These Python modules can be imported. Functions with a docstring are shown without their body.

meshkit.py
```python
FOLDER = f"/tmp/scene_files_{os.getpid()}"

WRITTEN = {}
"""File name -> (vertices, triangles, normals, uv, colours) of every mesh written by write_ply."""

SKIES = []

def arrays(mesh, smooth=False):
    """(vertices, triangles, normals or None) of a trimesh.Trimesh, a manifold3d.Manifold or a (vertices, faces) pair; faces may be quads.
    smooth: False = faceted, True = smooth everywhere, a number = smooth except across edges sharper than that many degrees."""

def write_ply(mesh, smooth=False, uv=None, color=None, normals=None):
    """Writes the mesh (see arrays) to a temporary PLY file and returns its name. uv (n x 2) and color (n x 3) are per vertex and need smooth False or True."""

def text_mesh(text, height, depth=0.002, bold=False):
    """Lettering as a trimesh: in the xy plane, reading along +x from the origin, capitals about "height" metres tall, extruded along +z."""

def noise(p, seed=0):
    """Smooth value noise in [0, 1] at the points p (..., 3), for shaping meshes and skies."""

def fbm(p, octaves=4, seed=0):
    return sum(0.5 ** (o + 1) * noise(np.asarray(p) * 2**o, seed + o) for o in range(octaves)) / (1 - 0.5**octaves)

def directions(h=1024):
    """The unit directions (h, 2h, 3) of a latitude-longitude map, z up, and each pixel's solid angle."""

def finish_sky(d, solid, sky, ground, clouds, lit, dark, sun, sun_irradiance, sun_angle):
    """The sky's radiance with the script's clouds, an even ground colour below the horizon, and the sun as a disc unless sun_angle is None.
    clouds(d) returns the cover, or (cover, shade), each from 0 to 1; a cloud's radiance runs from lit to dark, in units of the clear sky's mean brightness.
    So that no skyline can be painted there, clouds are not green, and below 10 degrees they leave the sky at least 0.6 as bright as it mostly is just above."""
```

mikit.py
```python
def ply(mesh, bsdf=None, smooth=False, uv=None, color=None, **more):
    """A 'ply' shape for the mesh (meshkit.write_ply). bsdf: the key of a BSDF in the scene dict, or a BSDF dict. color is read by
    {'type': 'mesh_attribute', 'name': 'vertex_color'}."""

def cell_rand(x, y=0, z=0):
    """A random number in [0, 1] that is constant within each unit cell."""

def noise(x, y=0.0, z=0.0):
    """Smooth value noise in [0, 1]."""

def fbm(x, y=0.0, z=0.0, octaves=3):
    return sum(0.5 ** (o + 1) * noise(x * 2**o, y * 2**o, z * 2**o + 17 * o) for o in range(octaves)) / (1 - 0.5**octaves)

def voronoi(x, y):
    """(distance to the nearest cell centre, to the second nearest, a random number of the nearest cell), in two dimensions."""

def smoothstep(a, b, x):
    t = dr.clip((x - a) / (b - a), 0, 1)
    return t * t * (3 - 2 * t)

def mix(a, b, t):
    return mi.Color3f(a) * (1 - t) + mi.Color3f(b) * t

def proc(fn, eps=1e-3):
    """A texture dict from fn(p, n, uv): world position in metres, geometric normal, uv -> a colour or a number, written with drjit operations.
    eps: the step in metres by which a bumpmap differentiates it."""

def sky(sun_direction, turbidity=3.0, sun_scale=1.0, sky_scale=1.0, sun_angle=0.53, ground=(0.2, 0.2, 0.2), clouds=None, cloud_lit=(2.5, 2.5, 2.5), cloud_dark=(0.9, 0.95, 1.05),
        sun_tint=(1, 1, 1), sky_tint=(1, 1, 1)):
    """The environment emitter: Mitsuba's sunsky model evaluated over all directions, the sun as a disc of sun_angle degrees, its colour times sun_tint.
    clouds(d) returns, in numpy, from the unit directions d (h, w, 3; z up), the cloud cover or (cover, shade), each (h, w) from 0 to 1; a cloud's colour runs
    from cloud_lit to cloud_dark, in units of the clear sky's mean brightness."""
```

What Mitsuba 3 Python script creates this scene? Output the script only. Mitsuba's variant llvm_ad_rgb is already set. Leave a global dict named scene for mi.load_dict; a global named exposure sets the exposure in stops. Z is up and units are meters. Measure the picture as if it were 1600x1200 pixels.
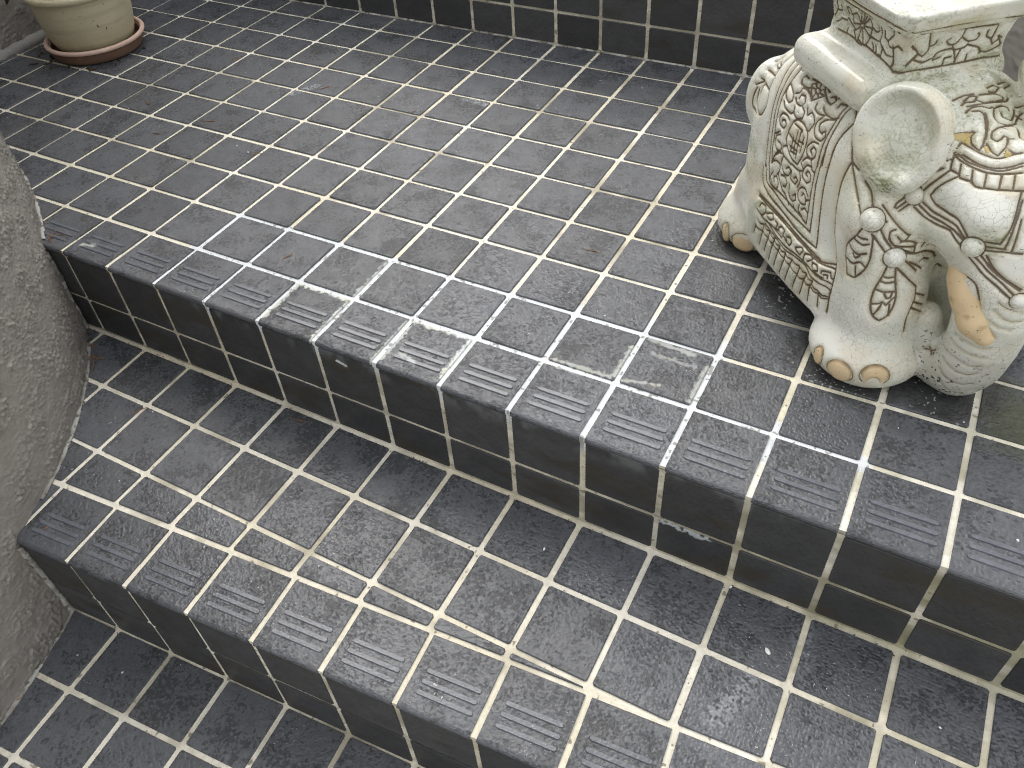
import math, random
import numpy as np, trimesh, drjit as dr, mitsuba as mi
from scipy.spatial import cKDTree
import mikit, meshkit
from mikit import proc, noise, fbm, voronoi, cell_rand, smoothstep, mix

T = mi.ScalarTransform4f
rng = random.Random(7)
nrng = np.random.RandomState(11)
scene, labels = {'type': 'scene'}, {}

# ------------------------------------------------------------------ camera, sky, exposure
CAM = [0.4665, -0.5972, 0.7475]
FWD = [-0.3626, 0.6051, -0.7088]
DOWN = [0.2973, -0.6457, -0.7033]
scene['camera'] = {'type': 'perspective', 'fov': 62.86, 'fov_axis': 'x', 'near_clip': 0.02, 'far_clip': 60.0,
                   'to_world': T().look_at(origin=CAM, target=[c + f for c, f in zip(CAM, FWD)], up=[-d for d in DOWN])}
# overcast: the cloud is about three times as bright overhead as at the horizon, the sun a broad glow in it
scene['sky'] = mikit.sky([-0.42, 0.50, 0.80], turbidity=4, sun_scale=0.26, sun_angle=35, sun_tint=(.86, .98, 1.20),
                         clouds=lambda d: (np.ones(d.shape[:2]), 1 - np.clip(d[..., 2], 0, 1)),
                         cloud_lit=(2.45, 2.5, 2.6), cloud_dark=(1.25, 1.28, 1.33), ground=(0.12, 0.12, 0.11))
exposure = 2.58


# ------------------------------------------------------------------ helpers
def numbered(key):
    if key not in scene:
        return key
    i = 1
    while f'{key}_{i:03d}' in scene:
        i += 1
    return f'{key}_{i:03d}'


def put(key, mesh, bsdf, smooth=False, uv=None, label=None, category=None, group=None, kind=None, **kw):
    key = numbered(key)
    scene[key] = mikit.ply(mesh, bsdf, smooth=smooth, uv=uv, **kw)
    note(key, label, category, group, kind)
    return key


def note(key, label=None, category=None, group=None, kind=None):
    d = {k: v for k, v in (('label', label), ('category', category), ('group', group), ('kind', kind)) if v}
    if d:
        labels[key] = d


def box(x0, x1, y0, y1, z0, z1):
    m = trimesh.creation.box((x1 - x0, y1 - y0, z1 - z0))
    m.apply_translation(((x0 + x1) / 2, (y0 + y1) / 2, (z0 + z1) / 2))
    return m


def band(x, a, b, w):
    """1 between a and b, with soft ends w."""
    return smoothstep(a - w, a + w, x) * (1 - smoothstep(b - w, b + w, x))


def seg_dist(px, py, ax, ay, bx, by):
    """distance in the plane from (px, py) to the segment a-b"""
    dx, dy = bx - ax, by - ay
    t = dr.clip(((px - ax) * dx + (py - ay) * dy) / (dx * dx + dy * dy), 0, 1)
    return dr.sqrt(dr.square(px - ax - t * dx) + dr.square(py - ay - t * dy) + 1e-12)
# ------------------------------------------------------------------ materials of the paving
# Ragged films of new grout left on the faces of a few tiles: segments x0, y0, x1, y1, half width, strength
SMEARS = [(-.298, .094, -.205, .094, .007, 1.0), (-.296, .012, -.296, .094, .006, .8), (-.204, .004, -.204, .094, .0055, .9),
          (-.094, .094, -.007, .094, .007, 1.0), (-.005, .012, -.005, .092, .007, 1.0), (-.094, .010, -.094, .08, .004, .7),
          (-.104, .0, -.104, .09, .004, .6), (-.203, .104, -.203, .196, .006, .8), (.11, .104, .19, .104, .005, .55), (.195, .108, .195, .165, .006, .6),
          (.295, .104, .295, .17, .006, .55), (.21, .19, .27, .185, .006, .5), (.225, .165, .28, .165, .006, .35), (.205, .104, .25, .115, .004, .5),
          (-.078, .030, -.050, .022, .0045, .6), (.07, .094, .11, .092, .003, .4), (.12, .092, .17, .094, .003, .5), (-.68, .03, -.66, .035, .006, .6)]
SCUFFS = [(-.69, .575, -.665, .62, .012, .75), (-.345, .690, -.305, .678, .012, .7), (-.36, .68, -.31, .674, .006, .5),
          (.44, -.175, .46, -.12, .022, .45), (.505, -.075, .50, -.03, .02, .25)]


def smear_mask(p):
    m = mi.Float(0)
    for x0, y0, x1, y1, w, s in SMEARS:
        d = seg_dist(p.x, p.y, x0, y0, x1, y1) / (.85 * w)
        m = dr.maximum(m, s * (1 - smoothstep(.2, 1.2, d + 1.9 * (fbm(p.x * 210, p.y * 210, 3, 3) - .47))))
    return m * smoothstep(-.008, -.002, p.z)


def scuff_mask(p):
    m = mi.Float(0)
    for x0, y0, x1, y1, w, s in SCUFFS:
        d = seg_dist(p.x, p.y, x0, y0, x1, y1) / w
        m = dr.maximum(m, s * (1 - smoothstep(.1, 1.1, d)) * smoothstep(.25, .75, noise(p.x * 380, p.y * 380, 2)))
    return m


def pits(p, uv):
    """Worn pitted patches of the dark glaze, from 0 to 1; each tile has its own amount (uv.x)."""
    o = uv.x * 37
    patch = fbm(p.x * 30 + .3 * o, p.y * 30, p.z * 30 + 5, 3) + .14 * (uv.x - .5)
    patch = patch + .16 * smoothstep(-.05, -.004, p.y) * smoothstep(-.012, -.02, p.z) * smoothstep(-.20, -.18, p.z)
    fine = .6 * noise(p.x * 400 + o, p.y * 400, p.z * 400) + .4 * noise(p.x * 230, p.y * 230 + o, p.z * 230)
    return smoothstep(.60, .72, fine + 1.0 * (patch - .52)) * smoothstep(-.1, .1, uv.x)


def wrinkle(p, uv):
    o = uv.y * 11
    q = 1 - dr.abs(2 * fbm(p.x * 240 + o, p.y * 240, p.z * 240, 2) - 1)
    return q


def tile_color(p, n, uv):
    tone = .88 + .24 * uv.y
    mottled = (.82 + .36 * fbm(p.x * 60, p.y * 60, p.z * 60, 3)) * (.62 + .30 * wrinkle(p, uv) + .46 * noise(p.x * 400, p.y * 400, p.z * 400))
    c = mix((.074, .078, .087), (.080, .083, .089), uv.x) * tone * mottled
    c = c * (1 - .47 * pits(p, uv)) * (1 + .22 * (1 - smoothstep(-.1, .1, uv.x)))
    dust = smoothstep(.60, .85, fbm(p.x * 9, p.y * 9, p.z * 9 + 3, 3)) * .16 * smoothstep(.2, .8, noise(p.x * 420, p.y * 420, p.z * 420))
    c = mix(c, (.14, .135, .12), dust)
    # green algae on the tiles to the right of the trunk, and along the foot of the statue
    d1 = dr.sqrt(dr.square((p.x - .655) / .075) + dr.square((p.y - .235) / .065))
    alg = (1 - smoothstep(.3, 1.25, d1 + .8 * (fbm(p.x * 40, p.y * 40, 0, 3) - .5)))
    c = mix(c, (.055, .060, .022), .75 * alg * smoothstep(-.01, 0, p.z))
    specks = smoothstep(.95, .965, noise(p.x * 520, p.y * 520, 4)) * smoothstep(.66, .74, noise(p.x * 14, p.y * 14, 9)) * smoothstep(.9, 1, n.z)
    c = mix(c, (.55, .55, .52), specks)
    # stained rings and contact shade painted where the statue stands: right feet, trunk, belly
    damp_shade = mi.Float(0)
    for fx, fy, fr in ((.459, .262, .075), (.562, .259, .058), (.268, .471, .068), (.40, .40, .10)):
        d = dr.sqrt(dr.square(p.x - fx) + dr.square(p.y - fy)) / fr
        damp_shade = dr.maximum(damp_shade, 1 - smoothstep(.85, 1.25, d + .35 * (fbm(p.x * 70, p.y * 70, 1, 3) - .5)))
    damp_shade = damp_shade * smoothstep(-.01, 0, p.z)
    c = mix(c, (.022, .021, .017), .62 * damp_shade)
    c = mix(c, (.45, .46, .45), smoothstep(.80, .86, noise(p.x * 330, p.y * 330, 8)) * smoothstep(.55, .7, noise(p.x * 40, p.y * 40, 3)) * damp_shade * .6)
    lime = smear_mask(p)
    c = mix(c, mix((.62, .65, .66), (.64, .64, .52), noise(p.x * 90, p.y * 90)), lime * .92)
    c = mix(c, (.50, .53, .55), scuff_mask(p) * .7)
    # lime run-off under the joint of one riser
    d2 = seg_dist(p.x, p.z, .305, -.103, .365, -.104) / (.004 + .009 * fbm(p.x * 90, 3, 1, 2))
    run = (1 - smoothstep(.5, 1.1, d2)) * smoothstep(-.012, -.008, p.y) * (1 - smoothstep(.01, .02, p.y)) * (1 - smoothstep(-.101, -.098, p.z))
    return mix(c, (.50, .53, .52), run * .8 * smoothstep(.3, .5, noise(p.x * 300, p.z * 300, 3)))


def tile_rough(p, n, uv):
    return .33 + .06 * pits(p, uv) + .25 * smear_mask(p) + .10 * uv.x


def tile_relief(p, n, uv):
    return .00105 * wrinkle(p, uv) * smoothstep(-.1, .1, uv.x) + .00035 * fbm(p.x * 420, p.y * 420, p.z * 420, 2) - .00025 * pits(p, uv)


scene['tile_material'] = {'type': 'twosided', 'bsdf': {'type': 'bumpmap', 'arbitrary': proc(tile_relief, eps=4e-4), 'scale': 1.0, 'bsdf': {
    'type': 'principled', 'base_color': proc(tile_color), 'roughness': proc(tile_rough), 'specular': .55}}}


def riser_color(p, n, uv):
    c = mix((.043, .044, .046), (.050, .050, .050), uv.x) * (.78 + .44 * uv.y) * (.75 + .5 * noise(p.x * 330, p.y * 330, p.z * 520)) * (.75 + .5 * fbm(p.x * 50, p.y * 50, p.z * 50, 3))
    c = mix(c, (.040, .034, .020), .6 * smoothstep(.55, .72, fbm(p.x * 12 + 4, p.y * 12, p.z * 30, 3)))
    d2 = seg_dist(p.x, p.z, .305, -.104, .365, -.105) / (.001 + .009 * fbm(p.x * 110, 3, 1, 2))
    run = (1 - smoothstep(.6, 1.1, d2)) * smoothstep(-.02, -.015, p.y) * (1 - smoothstep(.01, .02, p.y))
    c = mix(c, (.42, .45, .44), run * .85 * smoothstep(.25, .5, noise(p.x * 300, p.z * 300, 3)))
    d3 = seg_dist(p.x, p.z, -.165, -.024, -.152, -.028) / .0035
    c = mix(c, (.6, .62, .62), (1 - smoothstep(.4, 1.1, d3 + fbm(p.x * 400, p.z * 400, 0, 2) - .5)) * (1 - smoothstep(.02, .03, dr.abs(p.y))))
    film = (1 - smoothstep(.0, .03, -.012 - p.z)) * smoothstep(-.02, -.01, p.y) * (1 - smoothstep(.02, .03, p.y)) * smoothstep(.45, .8, fbm(p.x * 45, p.z * 25, 8, 3)) * band(p.x, -.42, .45, .05)
    return mix(c, (.20, .21, .21), film * .5)


def riser_relief(p, n, uv):
    return .0005 * fbm(p.x * 110, p.y * 110, p.z * 330, 3) + .00025 * noise(p.x * 500, p.y * 500, p.z * 500)


scene['riser_material'] = {'type': 'twosided', 'bsdf': {'type': 'bumpmap', 'arbitrary': proc(riser_relief, eps=4e-4), 'scale': 1.0, 'bsdf': {
    'type': 'principled', 'base_color': proc(riser_color), 'roughness': .5, 'specular': .4}}}


def near_line(v, at, w):
    return 1 - smoothstep(w * .8, w * 1.2, dr.abs(v - at))


def grout_color(p, n, uv):
    big = fbm(p.x * 7, p.y * 7, p.z * 7, 3)
    c = mix((.72, .665, .52), (.80, .76, .65), smoothstep(.3, .7, big))
    c = c * (.74 + .42 * fbm(p.x * 160, p.y * 160, p.z * 160, 3))
    # dirt: spots and stretches
    c = mix(c, (.16, .135, .095),   .75 * smoothstep(.70, .78, fbm(p.x * 130, p.y * 130, p.z * 130 + 2, 2)))
    c = mix(c, (.26, .23, .16), .6 * smoothstep(.55, .75, fbm(p.x * 14, p.y * 14, p.z * 14 + 9, 3)))
    up = smoothstep(.5, .8, n.z)
    # new white grout along the front of the landing
    wob = .012 * (noise(p.x * 40, p.y * 40) - .5)
    r1 = near_line(p.y + .004 * p.x, .0976, .012) * band(p.x + wob, -.515, .505, .004)
    r2 = near_line(p.y + .004 * p.x, .1973, .009) * band(p.x + wob, -.505, .305, .004)
    col = band(p.x + wob, -.512, .312, .004) * band(p.y, -.05, .197, .004)
    col2 = band(p.x, .09, .308, .01) * band(p.y + 2 * wob, .15, .225, .012) + band(p.x, .39, .41, .003) * band(p.y + wob, .05, .12, .006)
    front = band(p.x + wob, -.46, .24, .01) * (1 - smoothstep(.016, .04, -p.z))
    new = dr.clip((dr.maximum(r1, r2) + col + col2), 0, 1) * up * smoothstep(-.012, -.006, p.z)
    new = dr.maximum(new, front * (1 - up) * smoothstep(-.02, -.01, p.y) * (1 - smoothstep(.015, .02, p.y)))
    c = mix(c, mix((.60, .63, .645), (.80, .82, .825), fbm(p.x * 70, p.y * 70, p.z * 70, 3)), new * .92)
    c = mix(c, (.20, .19, .17), new * .7 * smoothstep(.70, .76, fbm(p.x * 170, p.y * 170, 4, 2)))
    # upright joints are darker in patches, greenish towards the right
    side = (1 - up)
    c = mix(c, (.30, .275, .21), side * (.18 + .55 * smoothstep(.40, .72, fbm(p.x * 18, p.y * 18, p.z * 40, 3))) * (1 - new * .7))
    grn = smoothstep(.15, .6, p.x) * smoothstep(.35, .6, fbm(p.x * 30, p.y * 30, p.z * 30, 3)) * (.55 * side + .3 * up * smoothstep(.3, .5, p.x) * (1 - new))
    c = mix(c, (.17, .17, .065), grn)
    # the joints are darker under the statue
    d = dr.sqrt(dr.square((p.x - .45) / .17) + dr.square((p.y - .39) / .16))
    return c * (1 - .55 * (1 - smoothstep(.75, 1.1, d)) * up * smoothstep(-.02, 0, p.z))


def grout_relief(p, n, uv):
    return .0008 * fbm(p.x * 260, p.y * 260, p.z * 260, 3)


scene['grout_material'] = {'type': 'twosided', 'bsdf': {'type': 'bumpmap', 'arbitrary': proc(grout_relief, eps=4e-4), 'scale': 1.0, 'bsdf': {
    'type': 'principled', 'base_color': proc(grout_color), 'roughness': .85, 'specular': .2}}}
# ------------------------------------------------------------------ tiles
def chamfer(poly, r):
    out = []
    n = len(poly)
    for i in range(n):
        p, a, b = poly[i], poly[i - 1], poly[(i + 1) % n]
        for q in (a, b):
            L = np.linalg.norm(q - p)
            out.append(p + (q - p) * min(r / max(L, 1e-9), .4))
    return np.array(out)


def inset(poly, d):
    n = len(poly)
    e = [poly[(i + 1) % n] - poly[i] for i in range(n)]
    nn = [np.array([-v[1], v[0]]) / max(np.linalg.norm(v), 1e-9) for v in e]
    out = []
    for i in range(n):
        a, b = nn[i - 1], nn[i]
        m = (a + b) / max(1e-6, 1 + a @ b)
        out.append(poly[i] + m * d)
    return np.array(out)


def clip(poly, point, normal):
    """the part of a convex polygon on the side of the line that its normal points to"""
    s = [(q - point) @ normal for q in poly]
    out = []
    for i in range(len(poly)):
        j = (i + 1) % len(poly)
        if s[i] >= 0:
            out.append(poly[i])
        if s[i] * s[j] < 0:
            out.append(poly[i] + (poly[j] - poly[i]) * s[i] / (s[i] - s[j]))
    return np.array(out)


def plate(poly, h0, h1, frame, bevel=.0008, tilt=0.0):
    """a tile: convex outline in the frame's plane (counter-clockwise), its underside at h0 and face at h1"""
    o, ex, ey, ez = frame
    out = chamfer(poly, .0022)
    top = inset(out, bevel)
    c = out.mean(0)
    tx, ty = tilt * (rng.random() - .5), tilt * (rng.random() - .5)
    lift = lambda q, h: h + (q - c) @ np.array([tx, ty])
    n = len(out)
    v = [o + ex * q[0] + ey * q[1] + ez * h0 for q in out]
    v += [o + ex * q[0] + ey * q[1] + ez * (lift(q, h1) - bevel) for q in out]
    v += [o + ex * q[0] + ey * q[1] + ez * lift(q, h1) for q in top]
    f = []
    for k in (0, 1):
        for i in range(n):
            j = (i + 1) % n
            a, b, cc, d = k * n + i, k * n + j, (k + 1) * n + j, (k + 1) * n + i
            f += [(a, b, cc), (a, cc, d)]
    f += [(2 * n, 2 * n + i, 2 * n + i + 1) for i in range(1, n - 1)]
    return np.array(v), np.array(f)


def rib(x0, x1, y, w, h0, frame):
    """an anti-slip rib with round ends, moulded on a nosing tile"""
    o, ex, ey, ez = frame
    pts = []
    for cx, a0 in ((x1, -90), (x0, 90)):
        for k in range(5):
            a = math.radians(a0 + 45 * k)
            pts.append((cx + w * math.cos(a), y + w * math.sin(a)))
    out = np.array(pts)
    top = inset(out, w * .24)
    n = len(out)
    v = [o + ex * q[0] + ey * q[1] + ez * (h0 - .0005) for q in out] + [o + ex * q[0] + ey * q[1] + ez * (h0 + .0016) for q in top]
    f = []
    for i in range(n):
        j = (i + 1) % n
        f += [(i, j, n + j), (i, n + j, n + i)]
    f += [(n, n + i, n + i + 1) for i in range(1, n - 1)]
    return np.array(v), np.array(f)


def merged(parts):
    vs, fs, k = [], [], 0
    for v, f in parts:
        vs.append(v)
        fs.append(f + k)
        k += len(v)
    return np.vstack(vs), np.vstack(fs)


def put_tile(key, mesh, bsdf='tile_material', ribs=0, **kw):
    v, f = mesh
    uv = np.tile([[.12 + .88 * rng.random(), rng.random()]], (len(v), 1))
    if ribs:
        uv[-ribs:] = [-.3, 1.1]                 # the ribs are smooth, without worn pits
    return put(key, trimesh.Trimesh(v, f, process=False), bsdf, smooth=False, uv=uv, **kw)


def flat(z):
    return (np.array([0, 0, z]), np.array([1., 0, 0]), np.array([0, 1., 0]), np.array([0, 0, 1.]))


def J(s=.0006):
    return rng.uniform(-s, s)


G = .0039                                       # half a joint
FACE = .0                                        # tile faces lie in z = 0, the joints 2.4 mm lower
ROWS = [0, .0976, .1973, .2948, .393, .4921, .5916, .6917, .7913, .8913, .9640]
row_y = lambda r, x: ROWS[r] - (.008 if r == 0 else .004) * x

# the landing: a bed of mortar whose surface shows as the joints
def slab(poly, z0, z1):
    from shapely.geometry import Polygon
    m = trimesh.creation.extrude_polygon(Polygon(poly), z1 - z0)
    m.apply_translation((0, 0, z0))
    return m


NOSE = lambda x0, x1, f, z: slab([(x0, f(x0) - .0036), (x1, f(x1) - .0036), (x1, f(x1) + .03), (x0, f(x0) + .03)], z - .0093, z - .0020)
put('landing', trimesh.util.concatenate([NOSE(-1.2, 1.1, lambda x: .0042 - .008 * x, 0), slab([(-2.4, .0022 + .008 * 2.4), (1.6, .0022 - .008 * 1.6), (1.6, 2.2), (-2.4, 2.2)], -.60, -.0027)]), 'grout_material', kind='structure')


def cell(c, r, jit=True):
    x0, x1 = c * .1 + G, (c + 1) * .1 - G
    p = [(x0, row_y(r, x0) + G), (x1, row_y(r, x1) + G), (x1, row_y(r + 1, x1) - G), (x0, row_y(r + 1, x0) - G)]
    p = np.array(p)
    return p + np.array([[J(), J()]]) + np.array([[J(.0003), J(.0003)] for _ in p]) if jit else p


def shown(c, r):
    """cells in the photograph's frame, with a margin"""
    q = np.array([c * .1 + .05, ROWS[r] + .05, 0]) - np.array(CAM)
    d = q @ np.array(FWD)
    u = q @ np.cross(DOWN, FWD) / d
    w = q @ np.array(DOWN) / d
    return abs(u) < .68 and abs(w) < .53


spare = []
for r in range(1, 10):
    for c in range(-19, 12):
        m = plate(cell(c, r), -.006, J(.0004), flat(0), tilt=.006)
        if shown(c, r):
            put_tile('landing__tile', m)
        else:
            spare.append(m)
put_tile('landing__outer_tiles', merged(spare), kind='stuff')


def nosing(c, frame, front, back, lip):
    """a nosing tile with a rounded front edge and three ribs"""
    x0, x1 = c * .1 + G, (c + 1) * .1 - G
    o, ex, ey, ez = frame
    j = J(.0005)
    prof = [(-.0045, -.0095), (-.0062, -.0055), (-.0058, -.0030), (-.0042, -.0011), (-.0018, -.0002), (.0, .0)]
    prof = [(y, max(z, -lip)) for y, z in prof]
    h = J(.0004)
    rows = []
    for y, z in prof:
        rows.append([(x0 + j, front(x0) + y, z + h), (x1 + j, front(x1) + y, z + h)])
    rows.append([(x0 + j, back(x0) - G - .001, h), (x1 + j, back(x1) - G - .001, h)])
    rows.append([(x0 + j, back(x0) - G, h - .001), (x1 + j, back(x1) - G, h - .001)])
    rows.append([(x0 + j, back(x0) - G, -.006), (x1 + j, back(x1) - G, -.006)])
    rows.append([(x0 + j, front(x0) - .0045 + .004, -.0095), (x1 + j, front(x1) - .0045 + .004, -.0095)])
    v = np.array([q for row in rows for q in row])
    # bevel the two cut sides of the top face
    f = []
    n = len(rows)
    for i in range(n):
        k = (i + 1) % n
        f += [(2 * i, 2 * i + 1, 2 * k + 1), (2 * i, 2 * k + 1, 2 * k)]
    f += [(0, 2 * i, 2 * (i + 1)) for i in range(1, n - 1)]
    f += [(1, 2 * (i + 1) + 1, 2 * i + 1) for i in range(1, n - 1)]
    v = o + v[:, :1] * ex + v[:, 1:2] * ey + v[:, 2:] * ez
    ribs = [rib(x0 + .016, x1 - .010 - .001 * k, front(c * .1 + .05) + .018 + .0135 * k, .0034, h, frame) for k in range(3)]
    sk = front(c * .1 + .1) - front(c * .1)
    for vv, _ in ribs:
        loc = (vv - o) @ ex - (c * .1 + .05)
        vv += loc[:, None] * (sk / .1) * ey
    return merged([(v, np.array(f))] + ribs)


F0 = flat(0)
for c in range(-12, 11):
    put_tile('landing__nosing_tile', nosing(c, F0, lambda x: row_y(0, x) + .0042, lambda x: row_y(1, x), .0095), ribs=60)


def riser(key, frame, cols, spans, bsdf='riser_material', jit=.0006):
    """upright tiles; the frame's second axis runs up"""
    for z0, z1 in spans:
        for c in cols:
            x0, x1 = c * .1 + G, (c + 1) * .1 - G
            p = np.array([(x0, z0), (x1, z0), (x1, z1), (x0, z1)]) + np.array([[J(jit), J(jit)]])
            put_tile(key, plate(p, -.006, J(.0003), frame, tilt=.004), bsdf)


def upright(x, y, ang):
    """a frame standing on the line through (x, y) at angle ang, facing the viewer's side"""
    ca, sa = math.cos(ang), math.sin(ang)
    return (np.array([x, y, 0.]), np.array([ca, sa, 0]), np.array([0, 0, 1.]), np.array([sa, -ca, 0]))


a0 = math.atan(-.008)
riser('landing__riser_tile', upright(0, 0, a0), range(-12, 11), [(-.0970, -.0118), (-.1665, -.1032)])

# the middle step
Z1 = -.170
A2 = math.atan(.0675)
ca, sa = math.cos(A2), math.sin(A2)
O2 = np.array([.0125, -.3262])
put('step', trimesh.util.concatenate([NOSE(-1.0, 1.05, lambda x: O2[1] + .0042 + .0675 * (x - O2[0]), Z1), slab([(-1.3, .05), (-1.3, O2[1] + .0022 + .0675 * (-1.3 - O2[0])), (1.6, O2[1] + .0022 + .0675 * (1.6 - O2[0])), (1.6, .05)], Z1 - .45, Z1 - .0027)]), 'grout_material', kind='structure')
MROW = [lambda x: -.0045 - .0088 * x, lambda x: -.0992 - .0131 * x, lambda x: -.2005 - .0099 * x]
nb = lambda x: -.2302 + .065 * x                 # back of the nosing tiles
FZ1 = flat(Z1)
for r in range(3):
    for c in range(-9, 10):
        x0, x1 = c * .1 + G, (c + 1) * .1 - G
        top = MROW[r]
        bot = MROW[r + 1] if r < 2 else (lambda x: -.45)
        g_ = G if r < 2 else .0031
        g0 = g_ if r else .0012
        p = np.array([(x0, bot(x0) + G), (x1, bot(x1) + G), (x1, top(x1) - g0), (x0, top(x0) - g0)]) + np.array([[J(), J()]])
        nrm = np.array([-.065, 1.]) / math.hypot(.065, 1)
        p = clip(p, np.array([0, nb(0)]) + nrm * (g_ + .0002), nrm)
        if len(p) < 3:
            continue
        area = .5 * abs(sum(p[i - 1][0] * p[i][1] - p[i][0] * p[i - 1][1] for i in range(len(p))))
        if area < 2e-5 or p[:, 1].max() - p[:, 1].min() < .0022:
            continue
        put_tile('step__tile', plate(p, -.006, J(.0004), FZ1, tilt=.006))
FN = (np.array([O2[0], O2[1], Z1]), np.array([ca, sa, 0]), np.array([-sa, ca, 0]), np.array([0, 0, 1.]))
for c in range(-9, 10):
    put_tile('step__nosing_tile', nosing(c, FN, lambda x: .0042, lambda x: .0965, .0095), ribs=60)
riser('step__riser_tile', upright(O2[0], O2[1], A2), range(-9, 10), [(Z1 - .0975, Z1 - .0105), (-.3485, Z1 - .1035)])

# the lowest paving
Z2 = -.352
put('path', box(-1.6, 2.2, -1.9, -.15, -.60, Z2 - .0027), 'grout_material', kind='structure')
FB = (np.array([O2[0] - .001, O2[1], Z2]), np.array([ca, sa, 0]), np.array([-sa, ca, 0]), np.array([0, 0, 1.]))
for r in range(5):
    for c in range(-9, 13):
        x0, x1 = c * .1 + G, (c + 1) * .1 - G
        y1, y0 = -.1 * r - (G if r else .0012), -.1 * (r + 1) + G
        p = np.array([(x0, y0), (x1, y0), (x1, y1), (x0, y1)]) + np.array([[J(), J()]])
        put_tile('path__tile', plate(p, -.006, J(.0004), FB, tilt=.006))
# ------------------------------------------------------------------ walls
def stucco_color(p, n, uv):
    big = fbm(p.x * 5, p.y * 5, p.z * 5, 3)
    c = mix((.245, .224, .195), (.315, .293, .260), big)
    c = c * (.85 + .3 * fbm(p.x * 70, p.y * 70, p.z * 70, 3))
    c = mix(c, (.10, .075, .045), .55 * smoothstep(.62, .72, fbm(p.x * 22, p.y * 22, p.z * 22 + 4, 3)) * smoothstep(.25, .6, uv.x))
    return c * (1 - .35 * uv.x * (1 - uv.y))


scene['stucco_material'] = {'type': 'twosided', 'bsdf': {'type': 'bumpmap', 'arbitrary': proc(lambda p, n, uv: .0009 * fbm(p.x * 330, p.y * 330, p.z * 330, 3), eps=5e-4), 'scale': 1.0, 'bsdf': {
    'type': 'principled', 'base_color': proc(stucco_color), 'roughness': .55, 'specular': .45}}}


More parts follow.
